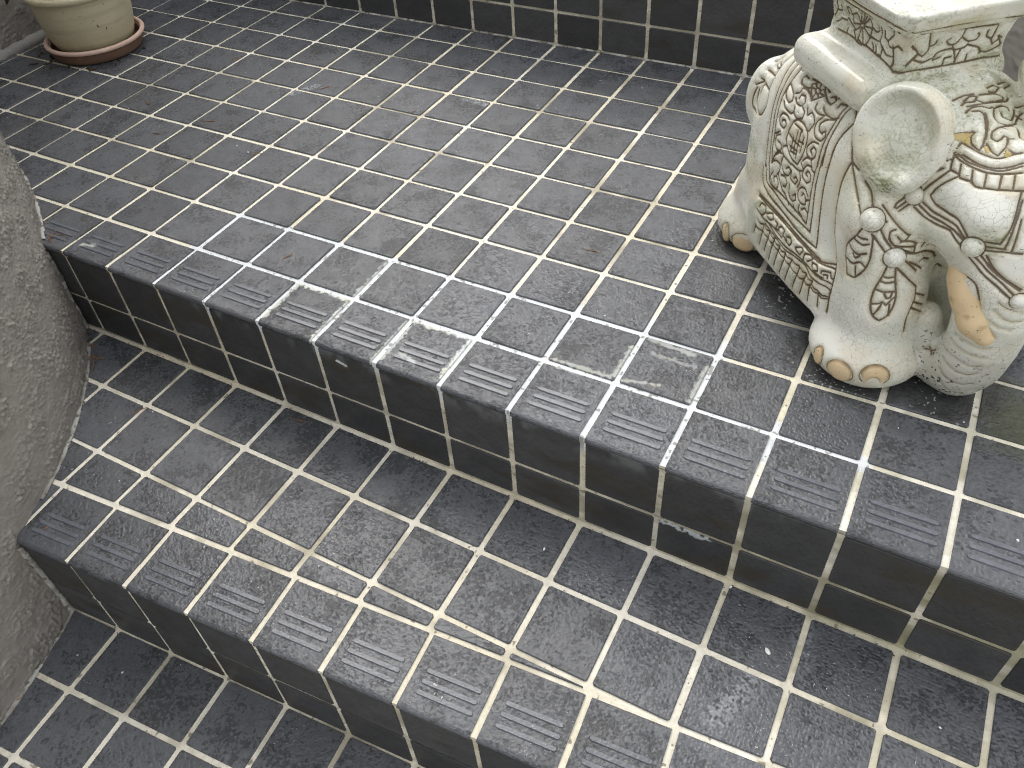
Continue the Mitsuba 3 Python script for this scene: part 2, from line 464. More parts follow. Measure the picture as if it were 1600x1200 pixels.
def knockdown(P, seed=0):
    """height of a trowelled roughcast at points (n, 3): a rough ground with short raised worms and crumbs pressed flat"""
    w = meshkit.fbm(P * 55, 2, seed) - .5
    Q = P + np.stack([w, np.roll(w, 1), -w], -1) * .012
    stretch = Q * np.array([1, 1, .62])
    r1 = 1 - np.abs(2 * meshkit.noise(stretch * 165, seed + 3) - 1)
    r2 = 1 - np.abs(2 * meshkit.noise(stretch * 300, seed + 5) - 1)
    crumbs = meshkit.fbm(P * 260, 2, seed + 9)
    mask = np.clip((meshkit.fbm(P * 30, 2, seed + 7) - .36) * 4, 0, 1)
    h = np.clip((r1 - .70) * 3.6, 0, 1) * .0024 + np.clip((r2 - .66) * 3, 0, 1) * .0013 + np.clip((crumbs - .52) * 6, 0, 1) * .0014
    return 1.15 * h * (.25 + .75 * mask) +   .0011 * (meshkit.fbm(P * 18, 2, seed + 1) - .5)


def spline(pts, step, smooth=0.0):
    from scipy.interpolate import splprep, splev
    a = np.array(pts, float).T
    tck, _ = splprep(a, s=smooth, k=3)
    u = np.linspace(0, 1, 4000)
    q = np.array(splev(u, tck)).T
    L = np.r_[0, np.cumsum(np.linalg.norm(np.diff(q, axis=0), axis=1))]
    n = int(L[-1] / step)
    return np.stack([np.interp(np.linspace(0, L[-1], n), L, q[:, k]) for k in range(a.shape[0])], -1)


def sheet(nu, nv):
    i = np.arange(nu - 1)[:, None] * nv + np.arange(nv - 1)[None]
    i = i.ravel()
    return np.vstack([np.c_[i, i + nv, i + nv + 1], np.c_[i, i + nv + 1, i + 1]])


BASE = [(-1.52, .46), (-1.36, .325), (-1.24, .272), (-1.112, .217), (-1.0, .163), (-.907, .118), (-.826, .066), (-.752, .008), (-.712, -.030), (-.645, -.092), (-.595, -.148),
        (-.555, -.202), (-.517, -.252), (-.487, -.302), (-.470, -.360), (-.461, -.42), (-.450, -.458), (-.439, -.495), (-.427, -.54), (-.405, -.70), (-.395, -.95), (-.40, -1.3), (-.42, -1.8)]
foot = spline(BASE, .0017, .0006)
fine_ = (foot[:, 1] < .30) & (foot[:, 1] > -.62)
foot = foot[fine_ | (np.arange(len(foot)) % 6 == 0)]
tang = np.gradient(foot, axis=0)
tang /= np.linalg.norm(tang, axis=1, keepdims=True)
nrm2 = np.stack([-tang[:, 1], tang[:, 0]], -1)
if (nrm2[len(foot) // 2] @ np.array([1, .6])) < 0:
    nrm2 = -nrm2
zs = np.r_[np.arange(-.40, .20, .0018), .20 + .0045 * np.arange(1, 130) ** 1.12]
zs = zs[zs < .82]
PW = np.concatenate([np.repeat(foot[:, None], len(zs), 1), np.repeat(np.repeat(zs[None, :, None], len(foot), 0), 1, 2)], 2).reshape(-1, 3)
NW = np.concatenate([np.repeat(nrm2[:, None], len(zs), 1), np.zeros((len(foot), len(zs), 1))], 2).reshape(-1, 3)
hW = knockdown(PW)
lev = np.where(PW[:, 1] > -.0, 0., np.where(PW[:, 1] > -.36, Z1, Z2))
dirt = np.clip(1 - (PW[:, 2] - lev) / .10, 0, 1) ** 2
V = PW + NW * (hW - .001)[:, None]
F = sheet(len(foot), len(zs))
fn = np.cross(V[F[0, 1]] - V[F[0, 0]], V[F[0, 2]] - V[F[0, 0]])
if fn @ NW[0] < 0:
    F = F[:, ::-1]
put('stucco_wall', trimesh.Trimesh(V, F, process=False), 'stucco_material', smooth=True, uv=np.c_[dirt, meshkit.noise(PW * 25)],
    label='curved taupe roughcast wall in the left foreground, running down past both steps', category='wall')
cap = []
k = slice(None, None, 12)
fo, no = foot[k], nrm2[k]
rows = [np.c_[fo + no * .001, np.full(len(fo), .82)], np.c_[fo - no * .010, np.full(len(fo), .832)], np.c_[fo - no * .14, np.full(len(fo), .832)], np.c_[fo - no * .15, np.full(len(fo), .82)], np.c_[fo - no * .15, np.full(len(fo), -.42)]]
cv = np.stack(rows, 1).reshape(-1, 3)
put('stucco_wall__coping', trimesh.Trimesh(cv, sheet(len(fo), 5), process=False), 'stucco_material', smooth=False, uv=np.zeros((len(cv), 2)))


def bead(pts, r, seed, squash=.55):
    """a ragged bead of mortar along a line"""
    n, m = len(pts), 9
    t = np.gradient(pts, axis=0)
    t /= np.linalg.norm(t, axis=1, keepdims=True)
    side = np.cross(t, [0, 0, 1.])
    side /= np.linalg.norm(side, axis=1, keepdims=True)
    up = np.cross(side, t)
    a = np.arange(m) / m * 2 * math.pi
    rr = r * (.5 + 1.0 * meshkit.fbm(pts * 45, 3, seed))
    V = pts[:, None] + rr[:, None, None] * (np.cos(a)[None, :, None] * side[:, None] + squash * np.sin(a)[None, :, None] * up[:, None])
    V = V + .0012 * (meshkit.noise(V * 380, seed + 4) - .5)[..., None]
    f = []
    for j in range(m):
        k = (j + 1) % m
        i = np.arange(n - 1)
        f += [np.c_[i * m + j, i * m + k, (i + 1) * m + k], np.c_[i * m + j, (i + 1) * m + k, (i + 1) * m + j]]
    return trimesh.Trimesh(V.reshape(-1, 3), np.vstack(f), process=False)


scene['mortar_material'] = {'type': 'twosided', 'bsdf': {'type': 'principled', 'roughness': .8, 'specular': .2, 'base_color': proc(lambda p, n, uv: mix(mix((.24, .225, .19), (.42, .41, .375), smoothstep(.35, .6, fbm(p.x * 45, p.y * 45, p.z * 45, 3))), (.10, .085, .06), .8 * smoothstep(.58, .68, fbm(p.x * 120, p.y * 120, p.z * 120, 2))))}}
for lo, hi, z in ((.012, .40, .0), (-.300, -.030, Z1), (-.80, -.352, Z2)):
    s = (foot[:, 1] > lo) & (foot[:, 1] < hi)
    q = foot[s][::2] + nrm2[s][::2] * .001
    put('stucco_wall__mortar_bead', bead(np.c_[q, np.full(len(q), z - .0005)], .0042, int(100 * hi) + 300), 'mortar_material', smooth=True)
# mortar up the two corners where the risers meet the curved wall
for y, z0, z1 in ((.0, Z1, -.012), (-.362, Z2, Z1 - .012)):
    i = np.argmin(abs(foot[:, 1] - y))
    n = 70
    q = np.c_[np.repeat(foot[i:i + 1] + nrm2[i] * .0005 + np.array([[0, -.001]]), n, 0), np.linspace(z0, z1, n)]
    q[:, :2] += .001 * (np.array([meshkit.noise(q * 60, 5), meshkit.noise(q * 60, 8)]).T - .5)
    t = bead(q[:, [2, 1, 0]] * [1, 1, -1], .0045, 77, 1.0)
    vv = np.array(t.vertices) * [1, 1, -1]
    put('stucco_wall__mortar_bead', trimesh.Trimesh(vv[:, [2, 1, 0]], t.faces, process=False), 'mortar_material', smooth=True)

# the darker roughcast wall behind the flower pot
line = np.stack([np.linspace(-1.428, -1.452, 360), np.linspace(.30, 1.42, 360)], -1)
zz = np.r_[np.arange(-.02, .34, .0032), .34 + .012 * np.arange(1, 60) ** 1.1]
zz = zz[zz < 1.25]
P2 = np.concatenate([np.repeat(line[:, None], len(zz), 1), np.repeat(np.repeat(zz[None, :, None], len(line), 0), 1, 2)], 2).reshape(-1, 3)
V2 = P2 + np.array([[1, .02, 0]]) * (knockdown(P2, 40) * 1.15)[:, None]
put('stucco_wall', trimesh.Trimesh(V2, sheet(len(line), len(zz))[:, ::1], process=False), 'stucco_material', smooth=True, uv=np.c_[np.clip(1 - P2[:, 2] / .3, 0, 1) * .7, .3 * np.ones(len(P2))],
    label='dark brown roughcast wall behind the flower pot', category='wall')
put('stucco_wall_001__wall_core', box(-1.62, -1.456, .28, 1.5, -.02, 1.25), 'stucco_material', uv=np.zeros((8, 2)))
n = 200
yy = np.linspace(.28, .96, n)
q = np.c_[-1.4215 - .0214 * (yy - .3) + .002, yy, np.full(n, .002)]
scene['strip_material'] = {'type': 'twosided', 'bsdf': {'type': 'principled', 'roughness': .6, 'specular': .3, 'base_color': proc(lambda p, n, uv: mix((.25, .235, .21), (.36, .345, .32), fbm(p.x * 18, p.y * 18, p.z * 40, 3)))}}
put('stucco_wall_001__mortar_strip', bead(q, .014, 21, 1.0), 'strip_material', smooth=True)

# the tiled wall at the back
YB = .966
YA = math.atan(-.0045)
put('tiled_wall', box(-1.42, .52, YB + .0025, YB + .30, -.05, .2685), 'grout_material', label='low wall of black tiles with pale joints at the back of the landing', category='wall')
FBk = upright(0, YB, 0)
riser('tiled_wall__tile', FBk, range(-14, 5), [(.0012, .0632), (.0690, .1632), (.1690, .2632)], 'riser_material')
for c in range(-14, 5):
    put_tile('tiled_wall__coping_tile', plate(np.array([(c * .1 + G, YB - .004), (c * .1 + .1 - G, YB - .004), (c * .1 + .1 - G, YB + .095), (c * .1 + G, YB + .095)]), -.006, .001 + J(.0004), flat(.2715), tilt=.005))
put('tiled_wall__mortar_bead', bead(np.c_[np.linspace(-1.4, .6, 900), np.full(900, YB - .0015), np.full(900, -.0008)], .0028, 31, .8), 'mortar_material', smooth=True)
# pale roughcast beyond its right end
line = np.stack([np.linspace(1.6, .498, 240), np.linspace(.84, .955, 240)], -1)
zz = np.arange(-.02, .5, .0045)
P3 = np.concatenate([np.repeat(line[:, None], len(zz), 1), np.repeat(np.repeat(zz[None, :, None], len(line), 0), 1, 2)], 2).reshape(-1, 3)
V3 = P3 + np.array([[0, -1, 0]]) * (knockdown(P3, 60) * 1.2)[:, None]
put('stucco_wall', trimesh.Trimesh(V3, sheet(len(line), len(zz))[:, ::-1], process=False), 'stucco_material', smooth=True, uv=np.zeros((len(P3), 2)),
    label='grey roughcast wall behind the statue, seen beside its pedestal', category='wall')
put('stucco_wall_002__wall_core', box(.50, 1.6, .961, 1.2, -.02, .495), 'stucco_material', uv=np.zeros((8, 2)))
# ------------------------------------------------------------------ flower pot on its saucer
def lathe(prof, n=96, wob=0.0, seed=0):
    prof = np.array(prof, float)
    a = np.arange(n) / n * 2 * math.pi
    V = np.stack([prof[:, 0][None] * np.cos(a)[:, None], prof[:, 0][None] * np.sin(a)[:, None], np.repeat(prof[None, :, 1], n, 0)], -1)
    if wob:
        V[..., :2] *= (1 + wob * (meshkit.fbm(V * 14, 2, seed) - .5))[..., None]
    m = len(prof)
    f = []
    for i in range(n):
        k = (i + 1) % n
        j = np.arange(m - 1)
        f += [np.c_[i * m + j, k * m + j, k * m + j + 1], np.c_[i * m + j, k * m + j + 1, i * m + j + 1]]
    return trimesh.Trimesh(V.reshape(-1, 3), np.vstack(f), process=False)


def rounded(pts, step=.003):
    return spline(pts, step)


POT = np.array([-1.246, .590, 0.])


def pot_color(p, n, uv):
    c = mix((.42, .375, .245), (.49, .445, .30), fbm(p.x * 18, p.y * 18, p.z * 40, 3))
    c = mix(c, (.36, .315, .19), smoothstep(.07, .03, p.z) * .5 * fbm(p.x * 30, p.y * 30, p.z * 60, 2))
    ring = smoothstep(.55, .8, noise(p.x * 2, p.y * 2, p.z * 160)) * .10
    c = c * (1 - ring)
    sp = smoothstep(.86, .92, noise(p.x * 420, p.y * 420, p.z * 420))
    c = mix(c, (.17, .14, .08), sp * .7)
    sp2 = smoothstep(.93, .96, noise(p.x * 200, p.y * 200, p.z * 200 + 4))
    return mix(c, (.07, .055, .035), sp2)


scene['pot_material'] = {'type': 'twosided', 'bsdf': {'type': 'principled', 'base_color': proc(pot_color), 'roughness': .42, 'specular': .5}}
scene['terracotta_rim'] = {'type': 'twosided', 'bsdf': {'type': 'principled', 'roughness': .8, 'specular': .25, 'base_color': proc(lambda p, n, uv: mix((.58, .40, .31), (.68, .51, .42), fbm(p.x * 30, p.y * 30, p.z * 30, 3)))}}
scene['terracotta_side'] = {'type': 'twosided', 'bsdf': {'type': 'principled', 'roughness': .85, 'specular': .2, 'base_color': proc(lambda p, n, uv: mix(mix((.20, .115, .075), (.13, .085, .062), fbm(p.x * 26, p.y * 26, p.z * 60, 3)), (.06, .045, .03), smoothstep(.012, .001, p.z) * .7))}}
scene['soil_material'] = {'type': 'twosided', 'bsdf': {'type': 'diffuse', 'reflectance': proc(lambda p, n, uv: mix((.030, .022, .015), (.075, .058, .042), fbm(p.x * 110, p.y * 110, p.z * 110, 3)))}}


def at(mesh, o):
    mesh.apply_translation(o)
    return mesh


sid = rounded([(.0, .0012), (.06, .0012), (.088, .0012), (.0935, .0025), (.0950, .006), (.0985, .017), (.1020, .0255), (.1025, .0262)])
put('plant_saucer', at(lathe(sid, 120), POT), 'terracotta_side', smooth=True, label='terracotta saucer with a pale pink rim under the flower pot', category='saucer')
rim = rounded([(.1020, .0255), (.1048, .0262), (.1062, .0285), (.1066, .0312), (.1050, .0335), (.1010, .0340), (.0980, .0325), (.0968, .0290), (.0955, .024)], .0012)
put('plant_saucer__rim', at(lathe(rim, 120), POT), 'terracotta_rim', smooth=True, label='pale pink rim of the saucer')
inn = rounded([(.0955, .024), (.0935, .015), (.0915, .0085), (.086, .0068), (.04, .0068), (.0, .0068)])
put('plant_saucer__basin', at(lathe(inn, 120), POT), 'terracotta_side', smooth=True)
prof = rounded([(.0, .0072), (.055, .0072), (.070, .0080), (.0745, .0105), (.0785, .018), (.0845, .0285), (.0895, .044), (.0935, .060), (.0968, .078), (.0985, .096), (.0988, .112), (.0980, .122)], .002)
collar = rounded([(.0980, .122), (.0972, .1245), (.0975, .126), (.1040, .128), (.1085, .1305), (.1098, .134), (.1085, .139), (.1020, .141), (.0960, .1395), (.0935, .132), (.092, .115), (.0915, .100)], .0012)
put('flower_pot', at(lathe(prof, 120, .006, 3), POT), 'pot_material', smooth=True, label='round olive-cream speckled glazed flower pot standing in a terracotta saucer', category='flower pot')
put('flower_pot__rim', at(lathe(collar, 120), POT), 'pot_material', smooth=True)
soil = trimesh.creation.icosphere(4)
v = soil.vertices * [.0935, .0935, .012]
v[:, 2] += .006 * (meshkit.fbm(v * 60, 3, 5) - .5)
put('flower_pot__soil', trimesh.Trimesh(v + POT + [0, 0, .112], soil.faces, process=False), 'soil_material', smooth=True)

# a withered plant whose dry leaves hang over the edge
scene['dry_leaf'] = {'type': 'twosided', 'bsdf': {'type': 'principled', 'roughness': .7, 'specular': .2, 'base_color': proc(lambda p, n, uv: mix((.055, .034, .022), (.11, .062, .035), noise(p.x * 90, p.y * 90, p.z * 90)))}}


def leaf(base, d, up, L, w, curl):
    d = np.array(d, float); d /= np.linalg.norm(d)
    s = np.cross(d, up); s /= np.linalg.norm(s)
    u = np.cross(s, d)
    V, n = [], 9
    for i in range(n):
        t = i / (n - 1)
        c = np.array(base) + d * L * t + u * (-curl * L * t * t)
        ww = w * math.sin(math.pi * (.06 + .92 * t) ** .8)
        for k in (-1, -.5, 0, .5, 1):
            V.append(c + s * ww * k + u * (.35 * ww * abs(k) + .1 * w * math.sin(9 * t + k)))
    return trimesh.Trimesh(np.array(V), sheet(n, 5), process=False)


stem = bead(spline([POT + [-.03, -.02, .11], POT + [-.045, -.035, .16], POT + [-.075, -.052, .185], POT + [-.105, -.070, .175], POT + [-.118, -.078, .150]], .004), .0026, 61, 1.0)
put('withered_plant', stem, 'dry_leaf', smooth=True, label='withered plant with dark dry leaves hanging over the left side of the flower pot', category='plant')
for b, d, L in (([-.118, -.078, .150], [-.10, -.1, -1], .045), ([-.112, -.075, .165], [-.5, .35, -.8], .04), ([-.10, -.066, .178], [.25, -.8, -.65], .035), ([-.075, -.052, .185], [-.4, .6, .35], .05),
                ([-.05, -.038, .165], [.5, -.2, .6], .05)):
    put('withered_plant__leaf', leaf(POT + b, d, [.3, .2, 1] if abs(d[2]) < .9 else [1, 0, .1], L, .011, .25), 'dry_leaf', smooth=True)
# ------------------------------------------------------------------ the ceramic elephant stool, modelled in its own frame: s ahead, t to its left, z up
E_O = np.array([.426, .4215, 0.])
E_H = np.array([.686, -.727, 0.]) / math.hypot(.686, .727)
E_M = np.stack([E_H, [-E_H[1], E_H[0], 0], [0, 0, 1.]])
to_floor = lambda q: np.asarray(q) @ E_M + E_O


def ell(p, c, r):
    q = (p - np.float32(c))
    k0 = np.sqrt(((q / np.float32(r)) ** 2).sum(-1)) + 1e-9
    k1 = np.sqrt(((q / np.float32(np.square(r))) ** 2).sum(-1)) + 1e-9
    return k0 * (k0 - 1) / k1


def cap(p, a, b, ra, rb):
    a, b = np.float32(a), np.float32(b)
    d = b - a
    h = np.clip(((p - a) @ d) / np.float32(d @ d), 0, 1)
    return np.sqrt(((p - a - h[..., None] * d) ** 2).sum(-1)) - (ra + (rb - ra) * h)


def rbox(p, c, b, r):
    q = np.abs(p - np.float32(c)) - (np.float32(b) - np.float32(r))
    return np.sqrt((np.maximum(q, 0) ** 2).sum(-1)) + np.minimum(q.max(-1), 0) - r


def smin(a, b, k):
    h = np.clip(.5 + .5 * (b - a) / k, 0, 1)
    return b + (a - b) * h - k * h * (1 - h)


def smax(a, b, k):
    return -smin(-a, -b, k)


def chain(p, pts, k=.012):
    d = None
    for (a, ra), (b, rb) in zip(pts, pts[1:]):
        e = cap(p, a, b, ra, rb)
        d = e if d is None else smin(d, e, k)
    return d


EAR_C = np.array([.112, -.098, .286])
EAR_W = np.array([.47, -.80, .36]); EAR_W /= np.linalg.norm(EAR_W)
EAR_U = np.cross([0, 0, 1.], EAR_W); EAR_U /= np.linalg.norm(EAR_U)      # towards the front
EAR_V = np.cross(EAR_W, EAR_U)
EAR_M = np.stack([EAR_U, EAR_V, EAR_W]).astype(np.float32)


EAR_RIM = np.array([(-.0199, .0577), (-.0023, .0601), (.0155, .0569), (.0295, .0503), (.0418, .0345), (.0455, .0225), (.0472, .0104), (.0470, -.0057), (.0412, -.0170), (.0368, -.0295), (.0276, -.041), (.0195, -.0490), (.0096, -.0512),
                    (-.0011, -.0482), (-.0208, -.0393), (-.0346, -.0278), (-.0464, -.0074), (-.0522, .0113), (-.0494, .0262), (-.0417, .0396), (-.0318, .0507)])


def flat_distance(poly, half=.09, step=.0006):
    """a table of the signed distance to a closed smoothed outline"""
    from scipy.interpolate import splprep, splev
    import shapely
    c = np.vstack([poly, poly[:1]]).T
    tck, _ = splprep(c, s=2e-5, per=True)
    o = np.array(splev(np.linspace(0, 1, 1500), tck)).T
    g = np.arange(-half, half, step)
    X, Y = np.meshgrid(g, g, indexing='ij')
    d, _ = cKDTree(o).query(np.stack([X, Y], -1).reshape(-1, 2))
    ins = shapely.contains_xy(shapely.Polygon(o), X.ravel(), Y.ravel())
    return np.where(ins, -d, d).reshape(X.shape).astype(np.float32)


EAR_TABLE = flat_distance(EAR_RIM)


def ear_shape(p):
    from scipy.ndimage import map_coordinates
    q = (p - np.float32(EAR_C)) @ EAR_M.T
    u, v, w = q[..., 0], q[..., 1], q[..., 2]
    uv_ = np.stack([np.clip((u + .09) / .0006, 0, 299), np.clip((v + .09) / .0006, 0, 299)])
    d2 = map_coordinates(EAR_TABLE, uv_.reshape(2, -1), order=1, mode='nearest').reshape(u.shape)
    d2 = d2 + np.maximum(np.maximum(np.abs(u), np.abs(v)) - .0895, 0)
    e = -d2
    side = np.clip(.34 + .85 * (u * .80 + v * .60) / .05, .0, 1.0)
    sm = np.clip((e - .007) / .017, 0, 1)
    wf = .0030 + .0105 * np.exp(-((e - .0085) / .0085) ** 2) * side - .0105 * sm * sm * (3 - 2 * sm) * np.clip(.50 + (u * .70 + v * .70) / .050, 0, 1)
    wf = wf + .0055 * np.exp(-(((u - .012) / .018) ** 2 + ((v + .034) / .011) ** 2)) + .0045 * np.exp(-(((u + .020) / .013) ** 2 + ((v + .022) / .013) ** 2))
    wf = wf + .0022 * np.exp(-(((u + .012 - .4 * v) / .008) ** 2)) * sm - .0022 * np.exp(-(((u - .006 - .3 * v) / .007) ** 2)) * sm
    wf = wf + .06 * np.maximum(-u, 0) ** 2 / .05
    d = smax(smax(w - wf, -.017 - w, .008), d2, .007)
    return (d * .75).astype(np.float32)


E_MID = .011                                       # the statue's middle plane lies at t = -.011


def mirrored(p):
    q = p.copy()
    q[..., 1] = -np.abs(q[..., 1] + E_MID) - E_MID
    return q


TRUNK = [((.168, -.003, .236), .056), ((.194, -.003, .203), .052), ((.213, -.003, .165), .045), ((.224, -.003, .125), .0380), ((.2265, -.005, .085), .0340), ((.224, -.007, .055), .0325), ((.215, -.012, .0375), .0325), ((.198, -.021, .0325), .0300)]
TIP = [((.200, -.018, .0325), .0290), ((.182, -.029, .038), .0240), ((.172, -.036, .060), .0195), ((.170, -.038, .083), .0175)]
FOOT = [(.135, -.078), (-.155, -.078)]


def torso(p):
    q = p - np.float32((-.030, 0, .160))
    q[..., 1] = q[..., 1] * (1 + .72 * (p[..., 2] - .13))
    q[..., 0] = q[..., 0] * (1 + np.where(q[..., 0] < 0, 1.25, 0) * np.maximum(.20 - p[..., 2], 0))
    f = ((np.abs(q / np.float32((.158, .133, .139))) ** np.float32(3.8)).sum(-1) + 1e-12) ** np.float32(1 / 3.8)
    d = np.sqrt((q * q).sum(-1)) * (1 - 1 / f) * .8
    d = np.where(f < .3, -.05, d).astype(np.float32)
    d = smin(d, ell(p, (.072, -.006, .190), (.086, .100, .100)), .03)
    d = smin(d, ell(mirrored(p), (-.168, -.085, .212), (.020, .030, .045)), .015)
    hem = rbox(mirrored(p), (.006, -.1175, .082), (.095, .0150, .038), .014)
    return smin(d, hem, .022)


def body_shape(p):
    m = mirrored(p)
    d = torso(p)
    leg = chain(m, [((.108, -.078, .19), .052), ((.128, -.078, .10), .047), ((.134, -.078, .055), .049)], .02)
    leg = smin(leg, ell(m, (.139, -.081, .027), (.068, .067, .039)), .016)
    d = smin(d, leg, .014)
    leg = chain(m, [((-.110, -.060, .15), .045), ((-.140, -.074, .085), .040), ((-.147, -.077, .05), .044)], .02)
    leg = smin(leg, ell(m, (-.146, -.079, .026), (.060, .058, .037)), .016)
    d = smin(d, leg, .012)
    d = np.maximum(d, -p[..., 2])
    # head
    h = ell(p, (.116, -.004, .236), (.082, .070, .064))
    h = smin(h, ell(p, (.045, -.004, .266), (.078, .098, .058)), .025)
    h = smin(h, ell(m, (.158, -.030, .228), (.060, .046, .045)), .025)
    h = smin(h, ell(m, (.158, -.054, .2135), (.048, .024, .0255)), .012)
    h = smin(h, ell(m, (.197, -.046, .243), (.024, .019, .017)), .012)
    h = smax(h, -ell(m, (.176, -.090, .243), (.026, .017, .020)), .012)
    h = smin(h, chain(p, TRUNK, .015), .022)
    h = smin(h, cap(m, (.095, -.045, .262), EAR_C - .022 * EAR_W, .034, .026), .012)
    h = smin(h, ear_shape(m), .006)
    d = smin(d, h, .010)
    d = smin(d, np.maximum(chain(p, TIP, .01), -p[..., 2]), .002)
    return d


def surface_nets(f, lo, hi, step, block=6):
    """a triangle mesh of f = 0, evaluated only near the surface"""
    n = np.ceil((np.array(hi) - lo) / step / block).astype(int) * block
    ax = [lo[k] + step * np.arange(n[k] + 1) for k in range(3)]
    bc = [lo[k] + step * (block * np.arange(n[k] // block) + block / 2) for k in range(3)]
    B = np.stack(np.meshgrid(*bc, indexing='ij'), -1).astype(np.float32)
    db = f(B.reshape(-1, 3)).reshape(B.shape[:3])
    near = np.abs(db) < step * block * 1.15
    D = np.repeat(np.repeat(np.repeat(db, block, 0), block, 1), block, 2).astype(np.float32)
    D = np.pad(D, ((0, 1),) * 3, mode='edge')
    mask = np.zeros(D.shape, bool)
    nf = np.repeat(np.repeat(np.repeat(near, block, 0), block, 1), block, 2)
    for o in np.ndindex(2, 2, 2):
        mask[o[0]:o[0] + n[0], o[1]:o[1] + n[1], o[2]:o[2] + n[2]] |= nf
    idx = np.argwhere(mask)
    for i in range(0, len(idx), 400000):
        j = idx[i:i + 400000]
        D[j[:, 0], j[:, 1], j[:, 2]] = f((np.array(lo) + step * j).astype(np.float32))
    S = D < 0
    cnt = sum(S[a:n[0] + a, b:n[1] + b, c:n[2] + c].astype(np.int8) for a, b, c in np.ndindex(2, 2, 2))
    cell = np.argwhere((cnt > 0) & (cnt < 8))
    ids = -np.ones(cnt.shape, np.int64)
    ids[cell[:, 0], cell[:, 1], cell[:, 2]] = np.arange(len(cell))
    acc, num = np.zeros((len(cell), 3)), np.zeros(len(cell))
    corners = list(np.ndindex(2, 2, 2))
    for a in corners:
        for k in range(3):
            if a[k]:
                continue
            b = list(a); b[k] = 1
            da = D[cell[:, 0] + a[0], cell[:, 1] + a[1], cell[:, 2] + a[2]]
            dbb = D[cell[:, 0] + b[0], cell[:, 1] + b[1], cell[:, 2] + b[2]]
            x = (da < 0) != (dbb < 0)
            t = np.where(x, da / np.where(x, da - dbb, 1), 0)
            pt = np.array(a)[None] + t[:, None] * (np.array(b) - a)[None]
            acc += np.where(x[:, None], pt, 0)
            num += x
    V = np.array(lo) + step * (cell + acc / num[:, None])
    F = []
    for k in range(3):
        i, j = (k + 1) % 3, (k + 2) % 3
        sl0 = [slice(None)] * 3; sl1 = [slice(None)] * 3
        sl0[k], sl1[k] = slice(0, -1), slice(1, None)
        x = np.argwhere(S[tuple(sl0)] != S[tuple(sl1)])
        x = x[(x[:, i] > 0) & (x[:, j] > 0) & (x[:, i] < n[i]) & (x[:, j] < n[j])]
        q = []
        for di, dj in ((0, 0), (-1, 0), (-1, -1), (0, -1)):
            y = x.copy(); y[:, i] += di; y[:, j] += dj
            q.append(ids[y[:, 0], y[:, 1], y[:, 2]])
        q = np.stack(q, 1)
        flip = ~S[tuple(sl0)][x[:, 0], x[:, 1], x[:, 2]]
        q[flip] = q[flip][:, ::-1]
        F += [q[:, [0, 1, 2]], q[:, [0, 2, 3]]]
    return V, np.vstack(F)


def gradient(f, V, e=8e-4):
    g = np.stack([f((V + e * np.eye(3)[k]).astype(np.float32)) - f((V - e * np.eye(3)[k]).astype(np.float32)) for k in range(3)], -1)
    return g / (2 * e)


def settle(f, V, n=2):
    for _ in range(n):
        g = gradient(f, V)
        V = V - (f(V.astype(np.float32)) / np.maximum((g * g).sum(-1), .05))[:, None] * g
    g = gradient(f, V)
    return V, g / np.linalg.norm(g, axis=1, keepdims=True)
def pedestal_shape(p):
    """the cushion, the waisted neck and the seat"""
    z = p[..., 2]
    q = p - np.float32((-.018, -.008, 0))
    w = np.maximum(np.abs(q[..., 0]), np.abs(q[..., 1]))
    # square plan with softened corners
    w = np.maximum(w, (np.abs(q[..., 0]) + np.abs(q[..., 1])) * np.float32(.545))
    t = np.clip((z - .322) / .05, 0, 1)
    hw = .0705 - .003 * np.sin(np.pi * t) + .003 * t
    neck = np.maximum(w - hw, np.abs(z - .347) - .032)
    lip = np.maximum(w - (.0785 + .25 * np.clip(z - .372, 0, 1)), np.abs(z - .3755) - .0032)
    d = smin(neck, rbox(p, (-.024, -.020, .306), (.075, .091, .019), .016), .010)
    d = smin(d, lip, .003)
    seat = smax(w - (.087 + .3 * np.clip(z - .38, 0, .02)), np.abs(z - .3895) - .0105, .005)
    d = smin(d, seat, .002)
    top = ell(p, (-.018, -.008, .3975), (.082, .082, .008))
    return smin(d, top, .006)


